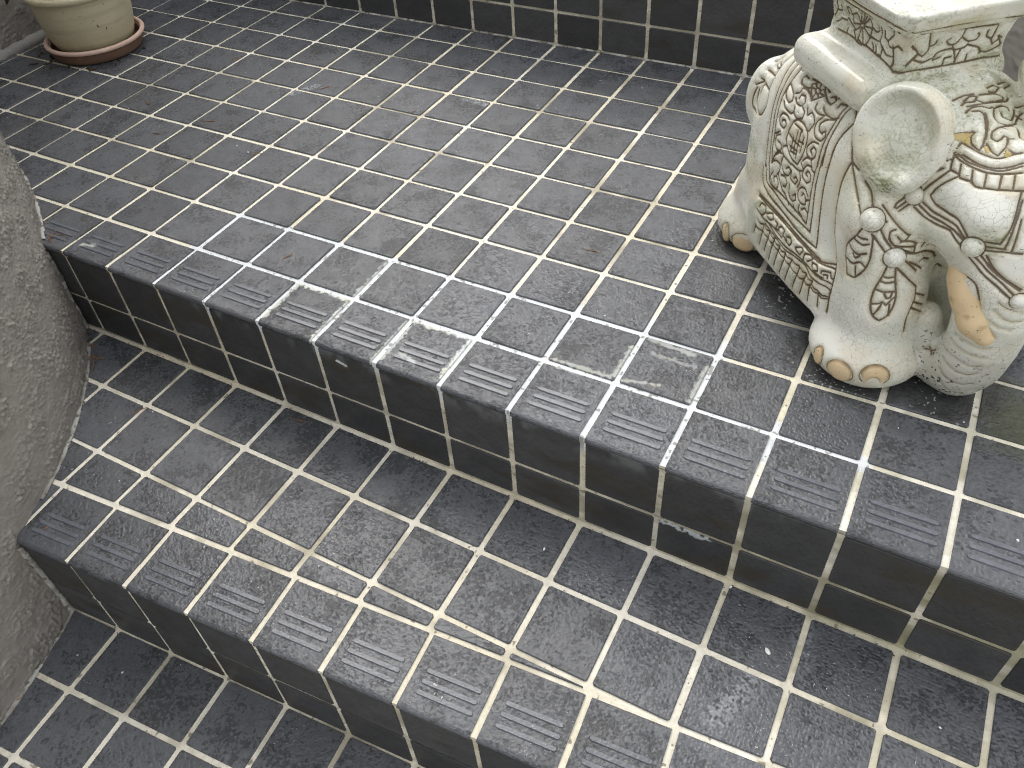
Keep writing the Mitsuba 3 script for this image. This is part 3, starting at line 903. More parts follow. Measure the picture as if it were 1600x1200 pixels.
#--DEV--
# ---- the carved lines of the statue, in half millimetres of its own frame (s t z, s t z, ...), and its dots, beads, nails
E_LINES = (
    '-233 -164 569 -225 -197 546 -213 -220 514 -203 -234 482 -194 -243 449 -181 -249 413 -170 -254 375 -155 -259 323|-209 -169 571 -204 -197 549 -197 -218 521 -190 -233 488 -180 -242 45'
    '5 -167 -249 420 -156 -254 382 -139 -259 332|-190 -170 572 -182 -198 551 -181 -219 523 -178 -232 494 -171 -241 465 -161 -247 437 -153 -250 413 -147 -254 387 -134 -257 350|24 -176 57'
    '7 23 -201 551 28 -223 519 30 -235 488 35 -244 454 42 -248 430|43 -180 579 34 -200 553 39 -221 521 43 -235 488 53 -244 450 56 -246 438|77 -206 549 68 -220 520 67 -230 498 71 -239 46'
    '9 77 -243 449|44 -180 580 75 -203 556 100 -216 523 131 -226 489|-233 -164 569 -175 -171 573 -127 -170 575 -72 -169 576 -19 -168 576 43 -177 582 54 -162 598|-103 -246 446 -98 -240 4'
    '73 -82 -237 484 -57 -237 484 -34 -240 474 -24 -244 456 -22 -250 424 -30 -253 396 -57 -253 397 -87 -251 412 -101 -249 427 -103 -246 446|-95 -247 442 -71 -248 437 -45 -248 437|-91 -2'
    '41 471 -54 -241 470|-77 -246 445 -70 -251 410 -46 -251 414|-69 -243 463 -63 -248 433 -56 -252 409|-58 -241 471 -51 -248 434 -43 -252 405|-40 -243 461 -35 -249 425|-78 -250 420 -46 '
    '-250 422|-56 -246 445 -33 -246 448|-114 -241 468 -130 -240 473 -149 -240 470 -155 -243 456 -142 -246 443 -125 -246 443 -120 -244 454 -130 -243 460 -141 -243 457 -139 -245 450|-127 '
    '-249 425 -143 -250 415 -142 -252 398 -126 -254 386 -109 -254 390 -110 -253 401 -121 -252 406 -132 -252 406|16 -240 473 -4 -241 468 -16 -245 452 -10 -248 436 8 -248 432 21 -247 441 '
    '19 -244 456 5 -243 460 -1 -245 448 10 -246 443|-15 -222 521 -23 -228 508 -18 -235 490 -3 -238 479 18 -237 481 24 -233 494 18 -229 504 11 -232 498|23 -215 533 1 -221 523 -10 -228 50'
    '9 -2 -232 497 13 -233 494|-181 -215 530 -175 -225 510 -163 -230 501 -146 -232 498 -137 -228 507 -146 -223 518 -168 -218 526 -181 -215 530|-164 -233 492 -150 -237 483 -122 -237 482 '
    '-113 -235 489|-108 -203 549 -114 -198 554 -106 -192 560 -95 -185 566 -81 -184 567 -69 -192 560 -55 -200 553 -67 -208 542 -79 -215 532 -93 -210 540 -108 -203 549|-94 -200 552 -108 -'
    '203 549|-94 -198 554 -106 -193 559|-86 -196 556 -95 -185 566|-78 -198 555 -71 -191 561|-73 -201 551 -56 -200 552|-76 -204 548 -67 -208 542|-85 -204 547 -82 -214 535|-93 -201 551 -9'
    '3 -198 555 -85 -196 556 -76 -199 553 -75 -204 548 -84 -205 547 -93 -201 551|-136 -194 557 -153 -193 558 -154 -201 550 -143 -207 543 -119 -207 544 -108 -203 549|-128 -191 560 -101 -'
    '188 563 -89 -177 571 -96 -170 575|-141 -221 522 -130 -217 529 -131 -210 540 -113 -208 542 -95 -211 539 -78 -216 532|-130 -225 515 -117 -228 508 -100 -227 510 -94 -222 520 -105 -217'
    ' 530 -121 -218 528 -120 -223 519|-61 -196 557 -36 -203 549 -20 -204 548 -16 -195 557 -26 -190 562 -35 -195 557|-73 -185 565 -52 -190 561|-15 -189 563 -15 -173 574|4 -200 552 3 -193'
    ' 559 18 -190 563|-57 -215 534 -52 -221 524 -34 -222 521 -13 -219 526|-33 -213 537 -15 -217 530 13 -216 531 27 -210 539|-76 -225 516 -63 -230 504 -55 -225 515 -40 -227 510 -29 -232 '
    '500 -32 -237 483 -37 -239 478|-118 -231 500 -111 -236 488 -92 -237 483 -74 -235 492 -78 -230 505 -94 -227 510|-88 -251 415 -105 -252 406 -99 -254 392 -83 -254 386 -55 -254 384|-132'
    ' -258 345 -128 -256 368 -110 -254 387|-15 -251 414 -4 -249 428 16 -248 433|-315 -222 458 -318 -228 428 -312 -227 407 -275 -235 405|-306 -220 456 -298 -226 425 -265 -237 413|-293 -2'
    '14 478 -292 -222 451 -277 -231 430 -263 -238 412 -242 -241 422 -231 -238 450 -248 -227 480 -293 -214 478|-322 -222 463 -301 -212 480|-317 -213 481 -303 -211 481|-313 -198 503 -256 '
    '-212 513|-286 -192 524 -270 -200 525 -262 -197 533 -276 -190 534|-317 -178 520 -290 -172 542|-248 -227 480 -256 -212 513 -261 -191 540 -259 -172 557|-150 -250 417 -134 -248 431|-16'
    '5 -259 320 -143 -263 280 -96 -266 268 -32 -267 265 48 -267 259 90 -264 258 125 -260 258 113 -256 292 98 -253 349 86 -250 398 77 -244 444 68 -232 491|-150 -259 329 -128 -263 292 -87'
    ' -263 288 -17 -264 279 51 -263 280 88 -260 279 74 -256 334 58 -252 390 52 -248 429 44 -237 479|-137 -259 333 -114 -262 297 -58 -262 299 7 -262 297 45 -262 293 67 -261 290 58 -258 3'
    '33 49 -254 372 41 -250 413 37 -244 452|131 -227 488 130 -235 460 132 -241 431 141 -247 397 151 -249 368 163 -248 322 178 -247 297 192 -248 274|132 -227 486 167 -232 454 207 -243 43'
    '6|131 -227 488 157 -224 480|111 -220 511 131 -227 488|-129 -258 348 -128 -256 367 -121 -254 382 -100 -254 388|-134 -257 348 -115 -256 361 -95 -257 361 -91 -258 345 -97 -259 331|-92'
    ' -254 384 -92 -256 366 -70 -258 351 -52 -257 354 -46 -256 370 -58 -255 374 -68 -256 365|-115 -259 332 -121 -261 315 -102 -262 298 -82 -262 299 -80 -261 314 -95 -260 327 -107 -260 3'
    '22 -100 -261 311|-92 -259 337 -74 -260 322 -59 -261 312 -42 -261 308|-79 -258 341 -62 -258 345 -48 -259 337 -50 -260 323 -60 -260 322|-43 -256 372 -38 -257 354 -17 -258 350 -10 -25'
    '6 364 -20 -256 369 -27 -257 361|-13 -254 386 -1 -255 372 -3 -258 350|-50 -254 386 -22 -254 386 0 -253 395 -16 -252 407|25 -250 419 6 -251 414 -2 -253 397 3 -254 382 23 -255 377 35 '
    '-253 387 29 -252 401 16 -252 404 11 -253 394 21 -253 392|45 -256 351 27 -256 362 11 -257 358 3 -258 343 14 -260 326 29 -259 323 43 -259 329 40 -257 343 24 -257 350 21 -258 340|23 -'
    '260 317 25 -262 302 43 -262 297 52 -262 291|35 -260 311 46 -259 320 62 -259 314|39 -258 338 55 -256 348|-35 -259 339 -29 -260 319 -9 -261 309 4 -260 319 -2 -259 332 -12 -260 322|-4'
    '4 -261 310 -30 -262 302 -17 -263 293|1 -262 304 13 -263 293|15 -249 428 28 -250 413 40 -250 412|-144 -269 252 -83 -270 253 -22 -270 253 56 -269 250 112 -266 247 154 -262 244|-142 -'
    '271 248 -83 -272 247 -22 -271 248 56 -271 245 112 -268 242 143 -265 241|-121 -277 227 -118 -274 240 -97 -274 241 -89 -277 228 -100 -279 214 -115 -279 213|-83 -277 230 -62 -273 242 '
    '-49 -276 233 -62 -278 223 -73 -278 224|-39 -276 234 -26 -276 233 -28 -279 218 -11 -278 223|-128 -278 216 -93 -279 209 -42 -279 215 9 -279 213|120 -267 242 156 -262 242 199 -250 259'
    '|121 -269 237 156 -264 238 203 -252 249|-73 -279 214 -23 -279 203 28 -279 201 84 -277 210 126 -274 210 159 -271 204 193 -263 208 215 -257 210|-79 -279 202 -20 -279 196 26 -279 191 '
    '70 -277 200 119 -275 205 148 -272 190 178 -269 191 198 -260 193 212 -256 190|-17 -277 227 -9 -275 236 8 -275 234 8 -278 220 29 -278 220|24 -277 228 39 -275 233 49 -277 226 44 -278 '
    '215 22 -278 215|68 -276 225 85 -272 236 96 -273 233 90 -276 217 70 -277 221|107 -275 217 106 -273 231 124 -269 238 134 -269 232 122 -274 219|143 -272 216 138 -271 227 154 -268 229 '
    '164 -270 219 149 -272 209 175 -269 210 187 -266 213|176 -268 221 176 -266 228 196 -257 235 204 -258 223 211 -256 225|184 -266 221 194 -261 226 196 -262 217|-127 -276 139 -119 -278 '
    '173|-92 -275 125 -82 -279 175|-64 -275 122 -52 -279 173|-39 -273 110 -26 -279 172|-11 -272 109 3 -278 171|15 -267 98 34 -278 166|45 -268 101 62 -277 167|83 -270 108 97 -275 161|117'
    ' -269 112 125 -273 166|151 -268 116 150 -271 164|188 -263 124 184 -266 163|211 -250 122 210 -253 161 213 -257 206 210 -255 237 198 -250 262 178 -247 296|-118 -278 167 -99 -278 168 '
    '-82 -279 175 -65 -279 172 -52 -279 173 -38 -278 169 -26 -279 172 -9 -278 168 3 -278 171 19 -278 165 34 -278 166 49 -277 162 62 -277 167 80 -276 159 97 -275 161 108 -274 157 125 -27'
    '3 166 137 -272 158 150 -271 164 169 -269 158 184 -266 163 194 -261 154 210 -253 161|-111 -279 193 -102 -279 187 -82 -279 196|-74 -279 195 -67 -279 189 -49 -279 196|-44 -279 192 -33'
    ' -279 187 -21 -279 191|-22 -279 186 -8 -279 182 7 -279 187|6 -279 184 18 -278 179 36 -278 186|39 -278 182 49 -278 180 66 -277 186|70 -277 186 84 -277 184 102 -276 189|105 -275 186 '
    '116 -275 183 132 -273 188|130 -273 184 144 -272 178 157 -271 182|153 -271 173 166 -269 168 182 -267 170|186 -265 167 194 -261 163 206 -256 167|-82 -279 175 -81 -279 196|-52 -279 17'
    '3 -49 -279 196|-26 -279 172 -21 -279 191|3 -278 171 7 -279 187|34 -278 166 36 -278 186|62 -277 167 66 -277 186|97 -275 161 102 -276 189|125 -273 166 132 -273 188|150 -271 164 157 -'
    '271 182|184 -266 163 182 -267 170|215 -246 432 238 -251 417|241 -233 445 251 -234 439|256 -249 404 245 -256 373 225 -258 337 228 -256 309 241 -255 284 248 -255 268 271 -250 274 285'
    ' -242 301 288 -237 331 280 -238 381 275 -241 391|245 -256 373 257 -252 372 270 -245 375|242 -257 362 264 -249 358 277 -241 366|232 -257 342 246 -255 333 261 -251 331 278 -243 342|2'
    '49 -255 326 258 -252 319 267 -249 329|236 -256 305 255 -253 302 271 -248 315 284 -241 309|264 -251 300 271 -250 278|316 -207 329 316 -213 299 317 -224 269 321 -229 243 328 -229 220'
    ' 336 -223 202 346 -210 192 352 -198 205 351 -188 227 344 -183 257 332 -187 291 324 -191 323|317 -212 299 323 -204 297 329 -190 300|317 -216 287 326 -205 285 332 -188 289|317 -223 2'
    '67 330 -209 264 340 -187 267|332 -207 261 339 -203 251 342 -195 252 339 -192 262|326 -228 232 335 -215 236 337 -210 241 344 -202 234 344 -190 250 345 -184 255|338 -211 235 338 -217'
    ' 218 335 -224 203|346 -195 237 353 -194 208|277 -239 390 293 -228 373 307 -214 355|285 -229 407 298 -219 386 312 -204 366|325 -189 323 335 -164 299 341 -132 269|326 -174 340 332 -1'
    '39 308|341 -132 269 349 -133 244 358 -143 216 361 -147 188 361 -141 151|346 -129 252 334 -92 228|353 -137 235 340 -95 206|357 -141 221 346 -101 192|302 -204 412 299 -213 407 302 -2'
    '13 390 310 -203 376 319 -182 373 323 -158 371 322 -155 378 320 -168 385 315 -189 387 309 -199 396|325 -155 355 322 -156 378|312 -204 366 321 -181 364 326 -155 353|315 -191 384 317 '
    '-181 389 316 -174 401|322 -179 358 325 -149 353 321 -124 350 312 -93 333 305 -73 311 306 -81 299|329 -163 334 330 -142 323 327 -122 307|323 -138 366 327 -139 380|323 -126 366 355 -'
    '141 391 367 -135 387|287 -51 250 296 -55 279 287 -28 257|328 -134 328 323 -122 332 314 -98 318|257 -219 452 287 -210 434 306 -194 415 315 -178 401|215 -44 611 208 -28 616 209 -6 61'
    '7 217 9 613 215 21 613|283 -120 619 258 -54 594 262 -52 593 267 -63 588 284 -72 582 308 -71 580 299 -57 587 271 -32 596 235 -12 607 221 -14 613 216 -30 613|228 -6 610 249 -14 603 2'
    '89 -45 591|218 22 611 239 8 605 257 9 600 264 26 595 256 53 588 239 73 591 233 84 595|218 25 611 212 45 609 217 59 604 225 57 601|226 33 606 242 28 601 249 46 593 234 64 595 223 71'
    ' 600|278 9 596 269 1 598 277 -22 597 293 -35 593 307 -33 592 304 -22 594 297 -10 596 306 -8 595 327 -26 591 341 -53 583 325 -56 584 300 -51 589|269 1 598 266 39 591 276 42 589 311 '
    '18 592 319 20 591|331 -26 590 348 -24 587 355 -14 587|310 -7 595 313 1 594|197 -44 619 193 -32 622 196 -14 622 185 0 626 182 -16 628 190 -35 623|195 -6 623 203 12 618 198 55 613 18'
    '9 66 613 182 47 621 183 6 627|180 -54 624 177 -28 629 179 -4 629|203 -35 618 204 20 617 200 64 610 191 76 610|168 35 630 160 56 628 164 71 623 178 50 622 177 34 626|156 71 626 143 '
    '102 620 147 115 612 165 83 618|287 -126 618 266 -82 579 289 -78 579 318 -72 579 341 -61 579 350 -49 582 352 -29 586 354 -7 587|297 -132 596 294 -95 568 328 -90 567 352 -79 568 368 '
    '-62 571 375 -42 575 376 -20 578|298 -133 590 284 -99 566 313 -98 564 344 -87 565 367 -71 567 377 -56 570 382 -24 575|279 -103 564 300 -104 561 332 -98 561 359 -86 561 377 -68 564 3'
    '89 -45 567 393 -29 568|286 -108 559 303 -122 544|310 -107 558 327 -119 543|338 -100 557 357 -111 541|363 -87 559 380 -99 542|381 -66 562 399 -79 544|391 -44 566 412 -57 545|304 -12'
    '2 544 325 -118 544 332 -120 541 349 -113 542 354 -110 543 367 -109 539 380 -101 540 383 -97 541 399 -81 543 401 -78 544 412 -58 544 420 -39 543|237 68 593 244 78 587|218 77 601 218'
    ' 91 604|281 -159 499 292 -148 527 292 -129 542|286 -154 490 298 -141 521 304 -123 543|304 -151 488 311 -142 514 327 -121 541|272 -178 470 271 -195 460 275 -201 453|277 -178 463 278'
    ' -198 452|283 -173 460 284 -195 448|291 -167 456 315 -160 445 352 -153 446 380 -146 449 404 -137 431 414 -130 426|295 -161 461 324 -155 453 363 -148 455 387 -142 453 406 -134 443 4'
    '12 -130 438|297 -157 468 328 -151 462 367 -144 464 389 -140 462 412 -130 444|306 -151 485 323 -148 477 358 -142 476 384 -139 476 402 -135 464 416 -127 448|437 -110 449 459 -85 451|'
    '439 -109 439 468 -75 442|443 -105 430 467 -79 436 486 -48 437|420 -42 541 442 -57 509 456 -69 483 459 -85 452|430 -42 528 449 -56 501 459 -66 477 467 -77 444|452 -48 498 465 -57 47'
    '4 475 -66 441|185 -223 469 217 -225 461 249 -234 440|426 -117 404 453 -98 379 489 -75 360 513 -47 335|434 -112 411 459 -93 389 490 -70 370 513 -45 345|441 -107 419 466 -87 393 495 '
    '-63 375 512 -41 361|451 -99 420 467 -86 397 490 -67 380 512 -39 364|400 -107 348 432 -105 354 454 -99 347 468 -93 323 478 -85 290 494 -75 266 513 -58 241|390 -94 109 406 -83 121|39'
    '3 -85 116 406 -91 108')
E_RINGS = (
    '499 -70 329 512 -51 316 522 -24 309|498 -70 306 510 -57 293 522 -36 285 526 -17 286|497 -72 279 513 -56 268 525 -34 265|442 -85 205 476 -81 204 503 -66 202 515 -51 209|438 -84 181 '
    '473 -83 177 501 -68 177 515 -53 180|429 -83 147 469 -84 149 499 -69 145 513 -54 154|442 -88 125 474 -83 118 500 -67 119 512 -52 131|446 -93 100 473 -86 87 497 -66 85 510 -51 97|456'
    ' -93 78 474 -79 54 491 -56 49')
P_LINES = (
    '-125 -154 671 -67 -154 675 -39 -154 671 -16 -154 676 15 -154 674 47 -154 672 81 -153 667 89 -147 660|89 -147 660 100 -135 660 103 -123 661|-97 -174 747 -46 -174 749 8 -175 752 107 '
    '-190 763 98 -149 737|-40 -193 770 -7 -193 769 52 -193 771 109 -194 774 127 -173 763|-45 -156 712 -45 -174 749|-40 -156 714 -28 -174 749|-36 -157 716 -13 -175 751|-33 -157 715 5 -17'
    '5 751|-33 -156 711 -5 -157 717|-34 -155 707 -7 -154 697|-39 -155 706 -27 -154 675|-43 -155 704 -48 -154 678|-46 -155 705 -63 -154 691|-47 -156 710 -73 -155 702|-78 -158 721 -61 -15'
    '9 728 -48 -156 715|-73 -155 702 -77 -157 718|-62 -154 692 -77 -154 698|-67 -154 688 -56 -154 678|-10 -160 733 -3 -158 722 -7 -154 699 -17 -154 677 -28 -154 674 -48 -154 678|-138 -1'
    '54 683 -124 -154 691 -122 -154 696 -97 -154 700|-144 -159 728 -139 -156 711 -148 -154 693|-139 -156 709 -122 -156 713 -125 -158 723|-90 -154 686 -91 -154 677|-93 -157 717 -104 -159'
    ' 726 -94 -159 729 -80 -157 718|-95 -155 706 -77 -154 698|-2 -157 720 13 -157 716 24 -158 723 21 -159 729|14 -161 736 29 -161 736 33 -158 722 26 -155 701 -1 -154 699 -9 -154 694|3 -'
    '154 689 12 -154 682 12 -154 675|18 -154 689 24 -154 676|29 -155 701 41 -154 690 41 -154 676 33 -154 675|44 -159 730 43 -157 717 55 -156 713|105 -188 761 55 -156 713 63 -155 704 81 '
    '-154 708 87 -151 713 92 -143 706|40 -154 695 58 -154 685 80 -153 689|74 -156 712 77 -154 698|79 -155 706 84 -149 676 82 -152 667|104 -123 710 103 -110 702 102 -109 695 102 -128 675'
    '|110 -96 740 105 -87 717 102 -83 700 102 -93 688 102 -106 696|105 -128 717 103 -110 702 102 -108 691 102 -126 674|102 -111 683 102 -89 675 102 -70 679|87 -148 661 96 -139 659 103 -'
    '121 661 103 -85 660 103 -36 659 103 17 659 103 63 660 95 110 655|103 -81 708 104 -71 712 105 -71 720|105 -38 718 104 -46 713 103 -36 704 103 -20 703 105 -11 718 108 -11 734|105 -10'
    ' 716 103 8 704 103 28 704 104 32 713 105 26 719|103 -26 701 102 -18 690 102 5 691 102 11 698|102 -65 675 102 -61 688 102 -47 693 102 -21 692 103 -7 663|102 -63 676 102 -48 679|103 '
    '-37 661 102 -37 675 102 -21 676|102 -2 689 103 -9 664|102 12 696 102 40 686 102 52 675 102 70 672 102 93 680|102 45 683 102 49 672|102 18 675 103 18 661|106 49 721 103 52 707 102 6'
    '6 699 102 74 687 102 85 694|107 69 729 103 68 701|103 82 704 102 93 698|103 82 704 102 97 682 93 116 653|98 -149 737 122 -126 747 109 -17 737 108 67 731|135 -165 763 138 -47 762 12'
    '2 105 748')
E_HOLES = [[-0.0187, -0.1084, 0.265, 0.0012], [-0.0819, -0.1144, 0.252, 0.0012], [-0.0234, -0.1142, 0.2539, 0.001], [-0.0471, -0.1164, 0.2482, 0.0011], [0.0091, -0.1147, 0.2521, 0.0009], [0.0031, -0.1227, 0.2241, 0.0008], [-0.0689, -0.1218, 0.2282, 0.0007], [-0.0859, -0.0952, 0.2797, 0.0013], [-0.0672, -0.0862, 0.2868, 0.0013], [-0.0244, -0.0847, 0.2879, 0.0012], [-0.0037, -0.093, 0.2824, 0.0012], [-0.0442, -0.0894, 0.2851, 0.001], [-0.0527, -0.1289, 0.1739, 0.0008], [-0.0329, -0.1281, 0.1828, 0.0006], [-0.0499, -0.1305, 0.1565, 0.0008], [-0.0059, -0.1303, 0.159, 0.001], [-0.0262, -0.1299, 0.1633, 0.0009], [-0.0125, -0.1283, 0.1804, 0.0008], [0.0115, -0.1289, 0.1719, 0.0006], [0.0214, -0.1308, 0.1484, 0.0008], [-0.041, -0.1364, 0.1219, 0.0011], [0.0494, -0.138, 0.0956, 0.0009], [0.0631, -0.1369, 0.0949, 0.001], [0.0752, -0.1357, 0.0909, 0.001], [0.034, -0.1387, 0.096, 0.001], [-0.0291, -0.1395, 0.101, 0.0008], [0.1531, -0.1016, 0.2005, 0.001], [0.1424, -0.1097, 0.2126, 0.0015], [0.16, -0.0539, 0.1557, 0.0013], [0.1437, -0.0142, 0.1285, 0.0008], [0.1118, -0.022, 0.304, 0.0016], [0.1133, 0.0185, 0.3023, 0.0011], [0.1435, -0.0055, 0.2982, 0.0012], [0.1262, 0.0309, 0.2931, 0.0012], [0.0927, 0.0144, 0.3118, 0.0008], [0.0966, 0.0505, 0.3045, 0.0014], [0.1932, -0.0418, 0.0649, 0.0009]]
P_HOLES = [[0.0106, -0.079, 0.3611, 0.0007], [0.0521, -0.0634, 0.3563, 0.001], [0.0511, -0.0635, 0.3351, 0.0011], [-0.0622, -0.0784, 0.3581, 0.0007], [-0.045, -0.0784, 0.3583, 0.0006], [0.0224, -0.079, 0.3614, 0.0006], [0.0407, -0.0758, 0.3376, 0.0007], [-0.061, -0.0769, 0.3428, 0.0006], [0.0513, 0.0417, 0.351, 0.001], [0.0509, -0.0322, 0.34, 0.0008], [0.0521, -0.0214, 0.3564, 0.0008], [0.0523, -0.0645, 0.3576, 0.0009], [0.0511, -0.0636, 0.3355, 0.0009], [0.051, 0.0236, 0.3359, 0.0008], [0.0518, 0.0263, 0.3546, 0.0006]]
E_BEADS = [[[0.1308, -0.1198, 0.2109], [0.423, -0.806, 0.415], 0.0127], [[0.159, -0.0985, 0.1735], [0.907, -0.395, 0.146], 0.0111], [[0.1389, -0.0813, 0.2371], [0.693, -0.625, 0.36], 0.0097], [[0.2141, -0.0592, 0.2159], [0.647, -0.761, 0.042], 0.0106], [[0.2588, -0.0184, 0.1685], [0.948, -0.31, 0.074], 0.0085]]
E_NAILS = [[[0.1402, -0.1479, 0.026], [0.014, -0.999, -0.044], 0.0079, 0.0142], [[0.173, -0.139, 0.0264], [0.504, -0.863, -0.044], 0.0164, 0.0148], [[0.1994, -0.1091, 0.0342], [0.853, -0.425, 0.302], 0.0164, 0.0143], [[-0.1381, -0.1356, 0.0198], [0.136, -0.959, -0.249], 0.0083, 0.0166], [[-0.1089, -0.1223, 0.017], [0.594, -0.719, -0.36], 0.0179, 0.0164]]
E_TASSELS = [[[0.132, -0.1225, 0.202], [0.1322, -0.1256, 0.1413]], [[0.1601, -0.0995, 0.1637], [0.1716, -0.1067, 0.1011]]]
E_GOLD = [[[0.142, -0.06, 0.3077], [0.1299, -0.0263, 0.2966], [0.133, -0.0319, 0.2939], [0.1415, -0.0363, 0.2909], [0.1406, -0.0389, 0.2897], [0.1326, -0.0395, 0.2905]], [[0.1519, -0.03, 0.2927], [0.1519, -0.0256, 0.2942], [0.1633, -0.0295, 0.2915], [0.1614, -0.0336, 0.2902]], [[0.1732, -0.0226, 0.2919], [0.1676, -0.0157, 0.2945], [0.1749, -0.0136, 0.2933], [0.1766, -0.0192, 0.2918]]]
def decode(t):
    return [np.array(q.split(), float).reshape(-1, 3) / 2000 for q in t.split('|')]


def smooth_line(q, step=.0006):
    """a rounded polyline through the points, with its sharp corners kept"""
    n = len(q)
    for i in range(1, n - 1):
        a, b = q[i] - q[i - 1], q[i + 1] - q[i]
        if a @ b < .30 * np.linalg.norm(a) * np.linalg.norm(b):
            return np.vstack([smooth_line(q[:i + 1], step), smooth_line(q[i:], step)])
    if n > 2:
        e = np.vstack([2 * q[0] - q[1], q, 2 * q[-1] - q[-2]])
        out = []
        for i in range(n - 1):
            a, b, c, d = e[i:i + 4]
            k = max(3, int(np.linalg.norm(c - b) / step))
            t = np.linspace(0, 1, k, endpoint=False)[:, None]
            w = .5 * ((2 * b) + (c - a) * t + (2 * a - 5 * b + 4 * c - d) * t * t + (3 * b - a - 3 * c + d) * t ** 3)
            lin = b + (c - b) * t
            out.append(.7 * w + .3 * lin)
        return np.vstack(out + [q[-1:]])
    k = max(3, int(np.linalg.norm(q[1] - q[0]) / step))
    return q[0] + (q[1] - q[0]) * np.linspace(0, 1, k)[:, None]


def flip(q):
    """the mirror image on the statue's other side"""
    q = np.array(q, float)
    q[..., 1] = -2 * E_MID - q[..., 1]
    return q


SIDES = (lambda q: np.array(q, float), flip)


def nearest(lines, f, V, mirror, reach=.014, beyond=9.):
    pts = np.vstack([smooth_line(q) for q in lines])
    pts, _ = settle(f, pts, 2)
    if mirror is not None:
        pts = np.vstack([pts, mirror(pts[pts[:, 1] < beyond])])
    d, i = cKDTree(pts).query(V, distance_upper_bound=reach)
    return np.where(np.isfinite(d), d, reach)


def write_part(key, V, F, N, uv, bsdf, **kw):
    used, inv = np.unique(F, return_inverse=True)
    path = meshkit.write_ply((to_floor(V[used]), inv.reshape(-1, 3)), False, uv[used], None, normals=N[used] @ E_M)
    key = numbered(key)
    scene[key] = {'type': 'ply', 'filename': path, 'face_normals': False, 'bsdf': {'type': 'ref', 'id': bsdf}}
    note(key, **kw)
    return key


def clean_uv(a, b):
    """two per-vertex amounts; next to nothing becomes nothing"""
    return np.stack([np.where(x < .015, 0, x) for x in (a, b)], -1)


def vertex_normals(V, F):
    n = np.zeros_like(V)
    c = np.cross(V[F[:, 1]] - V[F[:, 0]], V[F[:, 2]] - V[F[:, 0]])
    for k in range(3):
        np.add.at(n, F[:, k], c)
    return n / np.maximum(np.linalg.norm(n, axis=1, keepdims=True), 1e-12)


def e_local(p):
    x, y = p.x - float(E_O[0]), p.y - float(E_O[1])
    return x * float(E_M[0, 0]) + y * float(E_M[0, 1]), x * float(E_M[1, 0]) + y * float(E_M[1, 1]), p.z


def voronoi3(x, y, z):
    f1, f2 = mi.Float(9), mi.Float(9)
    for a in (-1, 0, 1):
        for b in (-1, 0, 1):
            for c in (-1, 0, 1):
                cx, cy, cz = dr.floor(x) + a, dr.floor(y) + b, dr.floor(z) + c
                d = dr.sqrt(dr.square(cx + cell_rand(cx, cy, cz) - x) + dr.square(cy + cell_rand(cx + 31, cy, cz) - y) + dr.square(cz + cell_rand(cx, cy + 57, cz) - z))
                f2 = dr.select(d < f1, f1, dr.minimum(f2, d))
                f1 = dr.minimum(f1, d)
    return f1, f2


# green growth, soot spots and painted ear-hollow shade: centre (s, |t|, z), radius, strength
MOSS_SHADE = [(.120, .108, .278, .050, .42), (.165, .030, .060, .03, .4), (.128, .122, .245, .028, .95), (.105, .115, .262, .022, .5), (.222, .045, .225, .022, .7), (.115, .13, .30, .03, .45), (.09, .12, .25, .022, .55), (.165, .100, .238, .02, .6), (.060, .04, .315, .05, .6), (-.05, .13, .14, .07, .35), (.02, .132, .11, .07, .42),
        (-.12, .11, .16, .05, .45), (.09, .10, .22, .03, .35), (.08, .09, .385, .05, .45), (-.06, .09, .382, .08, .5), (.17, .07, .19, .03, .5), (.13, .03, .318, .05, .35)]


